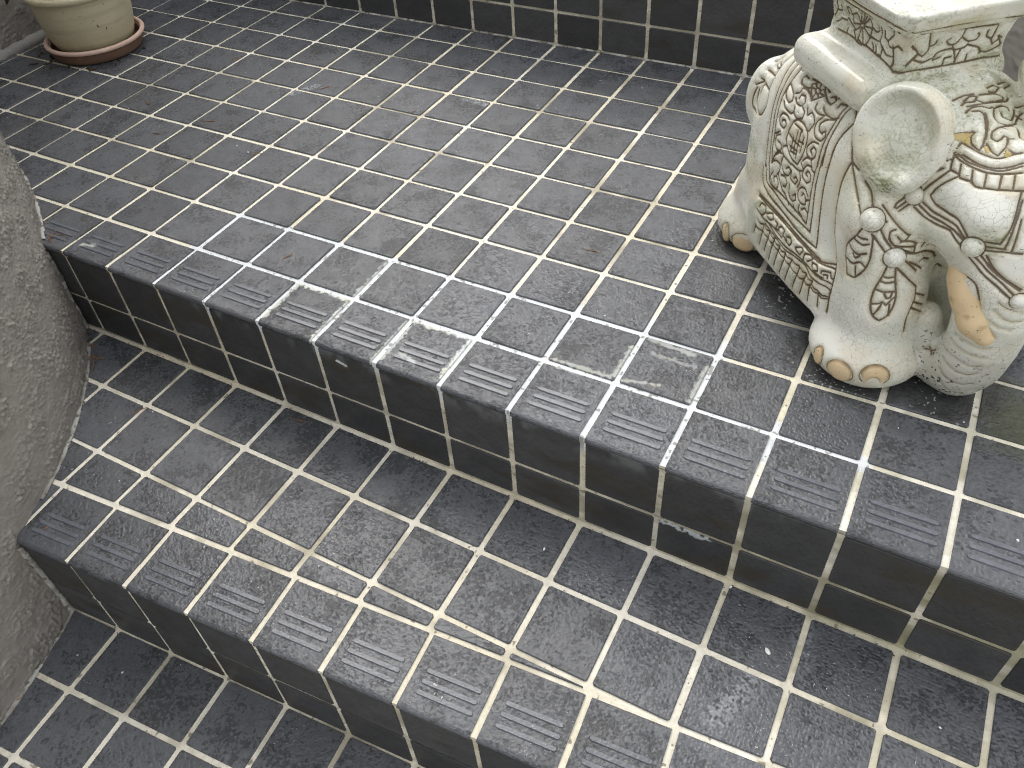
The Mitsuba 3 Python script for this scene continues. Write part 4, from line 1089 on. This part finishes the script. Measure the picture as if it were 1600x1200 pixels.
def glaze_color(p, n, uv):
    s, t, z = e_local(p)
    t = dr.abs(t)
    big = fbm(p.x * 14, p.y * 14, p.z * 14, 3)
    c = mix((.60, .605, .505), (.735, .73, .655), smoothstep(.3, .7, big))
    c = mix(c, (.58, .51, .37), .6 * smoothstep(.5, .75, fbm(p.x * 22 + 7, p.y * 22, p.z * 22, 3)))
    # the glaze pools grey-green and then rusty beside the carved lines
    c = mix(c, (.47, .42, .28), .72 * uv.y)
    # crazing
    w = .18 * (fbm(p.x * 90, p.y * 90, p.z * 90, 2) - .5)
    f1, f2 = voronoi3(p.x * 118 + w, p.y * 118 + w, p.z * 118)
    g1, g2 = voronoi3(p.x * 240, p.y * 240 + w, p.z * 240)
    flank = smoothstep(.10, .12, t) * (1 - smoothstep(.09, .11, s)) * smoothstep(.04, .06, z)
    craze = (1 - .75 * flank) * (1 - smoothstep(.010, .06, f2 - f1)) * smoothstep(.25, .6, fbm(p.x * 25, p.y * 25, p.z * 25 + 3, 2))
    fine = (1 - smoothstep(.02, .12, g2 - g1)) * smoothstep(.5, .65, fbm(p.x * 20 + 5, p.y * 20, p.z * 20, 2))
    c = mix(c, (.27, .26, .21), .50 * craze + .30 * fine * (1 - craze))
    # moss, and the shade painted into the ear hollow
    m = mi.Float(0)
    for a, b, e, r, k in MOSS_SHADE:
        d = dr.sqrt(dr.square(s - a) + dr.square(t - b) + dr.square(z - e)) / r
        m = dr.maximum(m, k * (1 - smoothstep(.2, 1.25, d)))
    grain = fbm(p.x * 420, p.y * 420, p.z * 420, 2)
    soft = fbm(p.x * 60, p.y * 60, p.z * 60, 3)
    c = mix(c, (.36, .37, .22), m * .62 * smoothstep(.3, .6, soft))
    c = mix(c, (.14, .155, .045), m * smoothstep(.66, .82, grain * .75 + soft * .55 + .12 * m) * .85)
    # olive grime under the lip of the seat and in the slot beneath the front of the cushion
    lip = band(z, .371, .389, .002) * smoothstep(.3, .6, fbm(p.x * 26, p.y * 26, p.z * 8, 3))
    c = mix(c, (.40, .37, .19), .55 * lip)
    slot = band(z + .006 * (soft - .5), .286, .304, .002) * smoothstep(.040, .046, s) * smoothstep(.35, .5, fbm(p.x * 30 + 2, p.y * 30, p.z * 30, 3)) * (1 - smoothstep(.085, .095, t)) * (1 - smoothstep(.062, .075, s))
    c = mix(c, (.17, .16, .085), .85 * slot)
    # soot and grit low on the trunk
    low = (1 - smoothstep(.03, .14, z)) * smoothstep(.15, .17, s) * (1 - smoothstep(.055, .06, t))
    c = mix(c, (.30, .30, .26), low * .6)
    c = mix(c, (.05, .045, .035), low * smoothstep(.66, .72, fbm(p.x * 260, p.y * 260, p.z * 260, 3) + .07 * smoothstep(.05, .01, z)))
    foot = (1 - smoothstep(.0, .010, z + .006 * (soft - .5)))
    c = mix(c, (.20, .165, .09), foot * .65)
    # freckles
    c = mix(c, (.10, .085, .06), smoothstep(.90, .93, noise(p.x * 420, p.y * 420, p.z * 420)) * .7)
    line = smoothstep(.25, .75, uv.x + .35 * (fbm(p.x * 160, p.y * 160, p.z * 160, 2) - .5))
    c = mix(c, mix((.046, .028, .013), (.12, .073, .032), fbm(p.x * 80, p.y * 80, p.z * 80, 2)), line * .93)
    return mix(c, mix((.38, .29, .10), (.54, .42, .17), grain), smoothstep(1.4, 1.6, uv.x))


def glaze_rough(p, n, uv):
    return .13 + .35 * dr.clip(uv.x, 0, 1) + .15 * fbm(p.x * 30, p.y * 30, p.z * 30, 2)


def bare_color(p, n, uv):
    c = mix((.56, .42, .24), (.68, .53, .33), fbm(p.x * 45, p.y * 45, p.z * 45, 3))
    c = mix(c, (.26, .17, .075), .55 * smoothstep(.58, .75, fbm(p.x * 60 + 9, p.y * 60, p.z * 60, 3)))
    c = mix(c, (.09, .06, .035), smoothstep(.78, .84, fbm(p.x * 420, p.y * 420, p.z * 420, 2)) * .8)
    c = mix(c, (.16, .105, .05), .75 * (1 - smoothstep(.0, .012, p.z)))
    return mix(c, (.085, .055, .026), uv.x * (.55 + .45 * fbm(p.x * 150, p.y * 150, p.z * 150, 2)))


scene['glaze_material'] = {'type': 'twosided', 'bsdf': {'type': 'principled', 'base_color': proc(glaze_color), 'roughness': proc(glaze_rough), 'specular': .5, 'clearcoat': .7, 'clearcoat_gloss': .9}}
scene['bare_clay_material'] = {'type': 'twosided', 'bsdf': {'type': 'principled', 'base_color': proc(bare_color), 'roughness': .6, 'specular': .3}}

STATUE = 'elephant_statue'
note(STATUE, 'cream crackle-glazed ceramic elephant stool with carved saddle cloth, standing on the dark tiles', 'statue')

# ---- body
EV, EF = surface_nets(body_shape, [-.26, -.2, -.006], [.30, .2, .40], .0013)
EV, EN = settle(body_shape, EV, 1)
lines = decode(E_LINES)
nail_rings = []
for c_, n_, rx, ry in E_NAILS:
    n_ = np.array(n_); n_[2] *= .3; n_ /= np.linalg.norm(n_)
    a_ = np.cross([0, 0, 1.], n_); a_ /= np.linalg.norm(a_)
    b_ = np.cross(n_, a_)
    th = np.linspace(-.25 * math.pi, 1.25 * math.pi, 24)[:, None]
    nail_rings.append(np.array(c_) + 1.06 * rx * np.cos(th) * a_ + 1.06 * ry * np.sin(th) * b_)
nail_rings = [np.c_[q[:, :2], np.maximum(q[:, 2], .002)] for q in nail_rings]
for c_, n_, r in E_BEADS:                       # a dark joint round each bead
    n_ = np.array(n_); a_ = np.cross([0, 0, 1.], n_); a_ /= np.linalg.norm(a_)
    th = np.linspace(0, 2 * math.pi, 30)[:, None]
    lines.append(np.array(c_) - n_ * r * .2 + 1.04 * r * (np.cos(th) * a_ + np.sin(th) * np.cross(n_, a_)))
dl = nearest(lines, body_shape, EV, flip, beyond=-.050)
dn = nearest(nail_rings, body_shape, EV, flip)
drg = nearest(decode(E_RINGS), body_shape, EV, flip, beyond=-.028)
hp = np.array([h[:3] for h in E_HOLES]); hr = np.array([h[3] for h in E_HOLES])
far_ = hp[:, 1] < -.05
hp2, hr2 = np.vstack([hp, flip(hp[far_])]), np.r_[hr, hr[far_]]
hd, hi = cKDTree(hp2).query(EV)
hole = np.exp(-(hd / hr2[hi]) ** 2)
gold = np.zeros(len(EV))
for poly in E_GOLD:
    P_ = np.array(poly)
    for side_ in SIDES[:2 if P_[:, 1].max() < -.05 else 1]:
        Q_ = side_(P_)
        c_ = Q_.mean(0)
        u_, s_, vt = np.linalg.svd(Q_ - c_)
        near_ = np.linalg.norm(EV - c_, axis=1) < .03
        xy, pq = (EV[near_] - c_) @ vt[:2].T, (Q_ - c_) @ vt[:2].T
        from shapely.geometry import Polygon as _Pg, Point as _Pt
        import shapely
        gold[near_] = np.maximum(gold[near_], shapely.contains_xy(_Pg(pq).buffer(0), xy[:, 0], xy[:, 1]))
thick = .00105 + .0007 * meshkit.fbm(EV * 90, 2, 4)
stain = np.maximum(np.exp(-(dl / thick) ** 2), .85 * np.exp(-(dn / .0010) ** 2))
stain = np.maximum(stain, np.clip(1.3 * hole - .2, 0, 1))
stain = np.maximum(stain, .70 * np.exp(-(drg / .0008) ** 2) * np.clip((meshkit.fbm(EV * 55, 2, 9) - .4) * 6, .25, 1))
puff = .0019 * (1 - np.exp(-(dl / .0034) ** 2))
h = -.0016 * np.exp(-(dl / .0014) ** 2) + puff - .0014 - .0010 * np.exp(-(dn / .0016) ** 2) - .0011 * np.exp(-(drg / .0024) ** 2) - .0030 * hole - .0010 * gold
h += .0006 * (meshkit.fbm(EV * 45, 3, 2) - .5)
# the eye: a soft almond under the brow
ex = np.array([.2105, .051, .243])
de = (np.c_[EV[:, 0], np.abs(EV[:, 1] + E_MID) + E_MID, EV[:, 2]] - ex) / np.array([.013, .010, .0055])
h += .0016 * np.exp(-(de ** 2).sum(1)) - .0010 * np.exp(-(((np.c_[EV[:, 0], np.abs(EV[:, 1] + E_MID) + E_MID, EV[:, 2]] - ex + [0, 0, .0065]) / np.array([.014, .012, .0016])) ** 2).sum(1))
EV2 = EV + EN * h[:, None]
EV2[:, 2] = np.maximum(EV2[:, 2], .0004)
EN2 = vertex_normals(EV2, EF)
EUV = clean_uv(np.where(gold > .5, 2.0, np.clip(stain, 0, 1)), np.exp(-(np.minimum(np.minimum(dl, dn * 1.2), drg * 1.6) / .0040) ** 2))

# ---- which part each face belongs to
C = EV[EF].mean(1)
Cm = mirrored(C.astype(np.float32))
ear_ = ear_shape(Cm) < .0022
front = np.interp(C[:, 2], [.06, .115, .148, .16, .18, .20, .23, .26, .276, .29, .33], [.094, .100, .089, .081, .075, .070, .064, .050, .035, .018, .018])
tor = np.abs(torso(C.astype(np.float32))) < .004
trunk_ = np.minimum(chain(C.astype(np.float32), TRUNK[2:]), chain(C.astype(np.float32), TIP)) < .003
head_dress = (C[:, 2] > .2748) & (C[:, 0] > .055) & ~ear_
cloth = tor & (C[:, 0] < front) & (C[:, 2] > .092) & ~ear_ & ~head_dress
fringe = tor & (C[:, 0] < .0985) & (C[:, 2] <= .092) & (C[:, 2] > .034) & (np.abs(C[:, 1]) > .085) & ~ear_
tass = np.zeros(len(C), bool)
for a_, b_ in E_TASSELS:
    tass |= cap(Cm, a_, b_, .0085, .0165) < .0
part = np.zeros(len(C), int)
leg_ = (C[:, 2] < .105) & ~tor
for k, (x, y) in enumerate([(FOOT[0][0], -.078), (FOOT[0][0], .056), (FOOT[1][0], -.078), (FOOT[1][0], .056)]):
    part[leg_ & (np.hypot(C[:, 0] - x, C[:, 1] - y) < .078)] = 10 + k
part[cloth], part[fringe], part[head_dress], part[trunk_ & ~tor] = 1, 2, 3, 4
part[ear_ & (C[:, 1] < 0)], part[ear_ & (C[:, 1] >= 0)] = 5, 6
part[tass & (C[:, 1] < 0) & ~ear_] = 7
for k, name, lab in ((0, 'body', None), (1, 'saddle_cloth', 'saddle cloth carved with scrolls round an oval medallion'), (2, 'fringe', None), (3, 'headdress', 'carved headdress with golden gaps and a fringe of tabs'), (4, 'trunk', 'ringed trunk with its tip curled up'),
                     (5, 'ear', None), (6, 'ear', None), (7, 'tassel', None), (10, 'leg', None), (11, 'leg', None), (12, 'leg', None), (13, 'leg', None)):
    if (part == k).any():
        write_part(f'{STATUE}__{name}', EV2, EF[part == k], EN2, EUV, 'glaze_material', label=lab)

# ---- pedestal and seat
PV, PF = surface_nets(pedestal_shape, [-.16, -.16, .27], [.14, .16, .42], .0013)
PV, PN = settle(pedestal_shape, PV, 1)


def round_four(q):
    """the two traced sides, and the same carving on the two sides behind"""
    o = q - np.array([-.018, -.008, 0])
    return np.vstack([o * [-1, -1, 1]]) + np.array([-.018, -.008, 0])


dp = nearest(decode(P_LINES), pedestal_shape, PV, round_four)
hp = np.array([h_[:3] for h_ in P_HOLES]); hr = np.array([h_[3] for h_ in P_HOLES])
hd, hi = cKDTree(np.vstack([hp, round_four(hp)])).query(PV)
hole = np.exp(-(hd / np.r_[hr, hr][hi]) ** 2)
thick = .00100 + .0006 * meshkit.fbm(PV * 90, 2, 5)
stain = np.maximum(np.exp(-(dp / thick) ** 2), np.clip(1.3 * hole - .2, 0, 1))
carved = np.clip((PV[:, 2] - .322) / .004, 0, 1) * np.clip((.376 - PV[:, 2]) / .004, 0, 1)
h = carved * (.0013 * (1 - np.exp(-(dp / .0040) ** 2)) - .0013) - .0012 * np.exp(-(dp / .0012) ** 2) - .0026 * hole + .0005 * (meshkit.fbm(PV * 45, 3, 12) - .5)
PV2 = PV + PN * h[:, None]
PN2 = vertex_normals(PV2, PF)
PUV = clean_uv(np.clip(stain, 0, 1), np.exp(-(dp / .0030) ** 2))
Cp = PV[PF].mean(1)
for lo, hi_, name, lab in ((0, .3235, 'cushion', None), (.3235, .3722, 'pedestal', 'waisted square pedestal carved with flowers and scrolls'), (.3722, 1, 'seat', None)):
    s_ = (Cp[:, 2] >= lo) & (Cp[:, 2] < hi_)
    write_part(f'{STATUE}__{name}', PV2, PF[s_], PN2, PUV, 'glaze_material', label=lab)

# ---- tusks, toenails and beads
def small(f, lo, hi, step, key, bsdf, disp=0.0, rim=None, pit=None, **kw):
    V, F = surface_nets(f, lo, hi, step, 4)
    V, N = settle(f, V, 1)
    if disp:
        V = V + N * (disp * (meshkit.fbm(V * 70, 2, 6) - .5))[:, None]
    dark = np.zeros(len(V))
    if rim is not None:                              # grime in the joint round the piece
        q = (V - rim[0]) @ rim[1].T
        dark = np.clip((np.hypot(q[:, 0] / rim[2], q[:, 1] / rim[3]) - .80) / .18, 0, 1)
    if pit is not None:                              # a chipped hollow
        g = np.exp(-(np.linalg.norm(V - pit, axis=1) / .0062) ** 4)
        V, dark = V - N * .0034 * g[:, None], np.maximum(dark, .8 * g)
    write_part(f'{STATUE}__{key}', V, F, vertex_normals(V, F), clean_uv(dark, 0 * dark), bsdf, **kw)


for sg in (-1, 1):
    tk = lambda p, sg=sg: chain(p, [((.187, -.005 + sg * .034, .186), .0130), ((.204, -.005 + sg * .037, .165), .0138), ((.219, -.005 + sg * .0385, .149), .0138), ((.235, -.005 + sg * .036, .129), .0128), ((.2485, -.005 + sg * .027, .1155), .0100)], .014)
    small(tk, [.14, -.09 if sg < 0 else .0, .08], [.28, 0.0 if sg < 0 else .09, .22], .0018, 'tusk', 'bare_clay_material', .0006)
for nail_, (c_, n_, rx, ry) in enumerate(E_NAILS):
    n_ = np.array(n_); n_[2] *= .3; n_ /= np.linalg.norm(n_)
    a_ = np.cross([0, 0, 1.], n_); a_ /= np.linalg.norm(a_)
    R_ = np.stack([a_, np.cross(n_, a_), n_])
    for k_ in (0, 1):
        cc = np.array(c_)
        f_ = lambda p, cc=cc, k_=k_: smax(ell(((np.float32(SIDES[k_](p)) - np.float32(cc - n_ * .0042)) @ R_.T.astype(np.float32)), (0, 0, 0), (rx * 1.0, ry * .98, .0072)), np.float32(.0006) - p[..., 2], .001)
        ctr = SIDES[k_](cc)
        small(f_, list(ctr - .024), list(ctr + .024), .0015, 'toenail', 'bare_clay_material', .0008, (ctr, R_ * (np.array([1, 1, 1]) if k_ == 0 else np.array([1, -1, 1])), rx, ry),
              cc + n_ * .002 + np.array([0, 0, -.0065]) if (nail_, k_) == (2, 0) else None,
              label='tan toenail with a dark chipped hollow' if (nail_, k_) == (2, 0) else None)
for c_, n_, r in E_BEADS:
    n_ = np.array(n_)
    for side_ in (SIDES if abs(c_[1] + E_MID) > .012 else SIDES[:1]):
        ctr = side_(np.array(c_) - n_ * r * .25)
        small(lambda p, ctr=ctr, r=r: ell(p, ctr, (r * 1.02, r * 1.02, r * .98)), list(ctr - r * 1.4), list(ctr + r * 1.4), .0013, 'bead', 'glaze_material', .0008)
# ------------------------------------------------------------------ fallen needles, twigs and chips
scene['needle_material'] = {'type': 'twosided', 'bsdf': {'type': 'principled', 'roughness': .6, 'specular': .3, 'base_color': proc(lambda p, n, uv: mix((.17, .075, .032), (.28, .15, .07), noise(p.x * 150, p.y * 150, p.z * 150)))}}
scene['twig_material'] = {'type': 'twosided', 'bsdf': {'type': 'principled', 'roughness': .8, 'specular': .2, 'base_color': proc(lambda p, n, uv: mix((.045, .03, .02), (.10, .07, .045), noise(p.x * 190, p.y * 190, p.z * 190)))}}
scene['chip_material'] = {'type': 'twosided', 'bsdf': {'type': 'principled', 'base_color': {'type': 'rgb', 'value': [.74, .74, .70]}, 'roughness': .7}}


def needle(x, y, z, ang, L, bend, r, lift=0.0):
    d = np.array([math.cos(ang), math.sin(ang), 0]); s = np.array([-d[1], d[0], 0])
    t = np.linspace(-.5, .5, 9)
    q = np.array([x, y, z + r * .9]) + d * (t * L)[:, None] + s * (bend * L * (.25 - t * t))[:, None] + np.array([0, 0, lift]) * ((t + .5) ** 2)[:, None]
    m = 6
    a = np.arange(m) / m * 2 * math.pi
    rr = r * np.clip(1.15 - 1.6 * np.abs(t) ** 1.5, .3, 1)
    V = q[:, None] + rr[:, None, None] * (np.cos(a)[None, :, None] * s + np.sin(a)[None, :, None] * np.array([0, 0, 1.]))
    f = []
    for j in range(m):
        k = (j + 1) % m
        i = np.arange(8)
        f += [np.c_[i * m + j, (i + 1) * m + j, (i + 1) * m + k], np.c_[i * m + j, (i + 1) * m + k, i * m + k]]
    return trimesh.Trimesh(V.reshape(-1, 3), np.vstack(f), process=False)


def pebble(x, y, z, r, seed, flat_=.5):
    m = trimesh.creation.icosphere(2)
    v = m.vertices * (1 + .7 * (meshkit.noise(m.vertices * 1.4 + seed, seed) - .5))[:, None] * [r, r * .6, r * flat_]
    a = seed * 2.4
    v = v @ np.array([[math.cos(a), math.sin(a), 0], [-math.sin(a), math.cos(a), 0], [0, 0, 1]])
    return trimesh.Trimesh(v + [x, y, z + r * flat_ * .8], m.faces, process=False)


NEEDLES = [  # x, y, z, angle, length, bend, radius, label
    (-.352, .137, 0, 1.1, .016, .25, .0007, 'curved brown pine needle on the landing tile behind the white-grouted nosing row'),
    (.062, .335, 0, .12, .020, .1, .0007, 'straight brown pine needle in the middle of the landing, left of the statue\'s hind foot'),
    (-.745, .028, 0, 1.9, .028, .2, .0007, 'longest brown pine needle on the landing nosing, against the curved wall'),
    (-.735, .035, 0, .5, .026, .1, .0006, 'pine needle crossing another on the landing nosing by the curved wall'),
    (-.742, .020, 0, 2.6, .022, .3, .0006, 'bent pine needle nearest the landing edge by the curved wall'),
    (-.672, -.055, Z1, .35, .045, .15, .0008, 'orange-brown pine needle in the corner of the middle step, nearest the riser'),
    (-.655, -.060, Z1, -.75, .050, .1, .0008, 'longest pine needle in the corner of the middle step, slanting towards the viewer'),
    (-.690, -.040, Z1, 1.2, .034, .2, .0007, 'pine needle touching the curved wall in the corner of the middle step'),
    (-.662, -.050, Z1, .1, .040, -.1, .0007, 'pine needle lying across the others in the corner of the middle step'),
    (-.50, -.108, Z1, 1.0, .030, .2, .0007, 'brown pine needle on a grout joint at the left end of the middle step'),
    (-.26, -.018, Z1, .1, .030, .05, .0006, 'thin pine needle on the middle step close under the landing riser'),
    (-.452, -.325, Z1, 1.1, .016, .4, .0008, 'curled pine needle on the leftmost ribbed nosing tile of the middle step'),
    (-.64, .62, 0, .8, .020, .3, .0007, 'brown pine needle far back on the landing, right of the flower pot'),
    (-.905, .66, 0, .5, .022, .2, .0008, 'brown pine needle on the landing, first to the right of the saucer'),
    (-.20, .495, 0, 1.3, .018, .5, .0006, 'curled pine needle in the back half of the landing, straight behind the white grout'),
    (-.94, .43, 0, -.5, .022, .1, .0009, 'thick pine needle on the landing in front of the saucer\'s right edge'),
    (-.77, .42, 0, .35, .030, .1, .0007, 'long straight pine needle on the left part of the landing'),
    (-.42, .60, 0, .9, .013, .4, .0006, 'shortest pine needle, far back in the middle of the landing'),
    (.23, .60, 0, 1.0, .016, .4, .0006, 'small pine needle on the landing close to the statue\'s rear'),
    (-.435, -.50, Z2, 1.0, .024, .1, .0007, 'pine needle on the lowest paving beside the curved wall'),
    (-.60, .36, 0, .6, .024, .4, .0007, 'bowed pine needle on the landing beside the three tiny white chips'),
    (-.83, .345, 0, .2, .018, .3, .0008, 'pine needle on the landing between the curved wall and the flower pot')]
for x, y, z, a, L, b, r, lab in NEEDLES:
    put('pine_needle', needle(x, y, z, a, L, b, r, rng.uniform(0, .003)), 'needle_material', smooth=True, label=lab, category='pine needle', group='brown pine needles scattered on the paving')
for x, y, z, a, L, b, r, lab in ((-1.32, .47, 0, .4, .022, .2, .0016, 'dark twig lying left of the saucer, nearest the wall'), (-1.27, .475, 0, 2.3, .018, .3, .0015, 'dark twig right against the front of the saucer'),
                            (-1.29, .487, 0, 1.1, .026, .2, .0013, 'thin dark twig partly under the left front of the saucer'), (-1.17, .50, 0, .5, .02, .3, .0012, 'dark twig in front of the saucer\'s right side')):
    put('twig', needle(x, y, z, a, L, b, r, .002), 'twig_material', smooth=True, label=lab, category='twig', group='dark twigs beside the saucer')
for i in range(26):                                # crumbs of soil round the saucer
    an, ra = rng.uniform(-2.9, .6), .100 + .03 * rng.random() ** 2
    put('soil_crumb', pebble(POT[0] + ra * math.cos(an), POT[1] + ra * math.sin(an), 0, rng.uniform(.0012, .0034), 40 + i, .7), 'soil_material', smooth=True,
        label='small dark crumb of soil beside the saucer', category='soil crumb', group='crumbs of soil strewn round the saucer')
CHIPS = [(.468, -.075, Z1, .0042, 1, 'white oblong chip, the largest, on the right half of the middle step'), (.175, -.062, Z1, .0022, 2, 'pale chip on the middle step near its centre'), (.405, -.012, Z1, .0022, 3, 'white chip on the middle step right under the landing riser'),
         (.215, .43, 0, .0014, 4, 'tiny white chip beside the hind foot of the statue'), (-.62, .36, 0, .0020, 5, 'largest white chip on the left part of the landing'), (-.655, .37, 0, .0017, 6, 'middle one of three white chips on the left part of the landing'),
         (-.70, .385, 0, .0012, 7, 'smallest of three white chips on the left part of the landing'), (-.30, -.085, Z1, .0016, 8, 'rear one of two white chips on the left half of the middle step'), (-.285, -.10, Z1, .0012, 9, 'front one of two white chips on the left half of the middle step'),
         (-.48, -.10, Z1, .0014, 10, 'white chip on the middle step near the curved wall'), (-.33, -.40, Z2, .0018, 11, 'larger white chip on the lowest paving'), (-.41, -.41, Z2, .0014, 12, 'smaller white chip on the lowest paving, nearer the wall'),
         (.655, -.08, Z1, .0015, 13, 'white chip at the far right of the middle step'), (.66, .058, 0, .0018, 14, 'white chip on the rightmost ribbed nosing tile of the landing'), (-.90, .31, 0, .0012, 15, 'white chip on the landing nearest the curved wall'),
         (-.96, .40, 0, .0012, 16, 'white chip on the landing between the wall and the flower pot'), (.59, .205, 0, .0011, 17, 'tiny white chip just in front of the trunk'), (.525, .165, 0, .0009, 18, 'tiniest white chip, in front of the statue\'s front foot')]
for i, (x, y, z, r, s_, lab) in enumerate(CHIPS):
    put('paint_chip', pebble(x, y, z, r, s_, .35 if i == 0 else .5), 'chip_material', smooth=True, label=lab, category='chip', group='white chips scattered on the paving')

# grit and dust that has gathered in the corners, too small to count
grit = []
for n_, x0, x1, fy, z in ((150, -.70, .8, lambda x: -.004 - .010 * x, Z1), (110, -.46, .3, lambda x: O2[1] - .004 + .0675 * (x - O2[0]), Z2), (150, -1.3, .25, lambda x: .958, 0)):
    for _ in range(n_):
        x = rng.uniform(x0, x1)
        m = trimesh.creation.icosphere(0)
        r = rng.uniform(.0004, .0013)
        v = m.vertices * (1 + .5 * (nrng.rand(len(m.vertices), 1) - .5)) * [r, r * .8, r * .7] + [x, fy(x) - .012 * rng.random() ** 2.5 - .001, z + r * .4]
        grit.append((v, np.array(m.faces)))
for _ in range(140):
    i = rng.randrange(len(foot))
    q = foot[i] + nrm2[i] * (.004 + .014 * rng.random() ** 2)
    if -.55 < q[1] < .25:
        m = trimesh.creation.icosphere(0)
        r = rng.uniform(.0005, .0015)
        grit.append((m.vertices * [r, r * .8, r * .7] + [q[0], q[1], (0 if q[1] > .004 else Z1 if q[1] > -.35 else Z2) + r * .4], np.array(m.faces)))
v, f = merged(grit)
put('grit', trimesh.Trimesh(v, f, process=False), 'soil_material', label='dark grit gathered along the foot of the risers and walls', category='grit', kind='stuff')
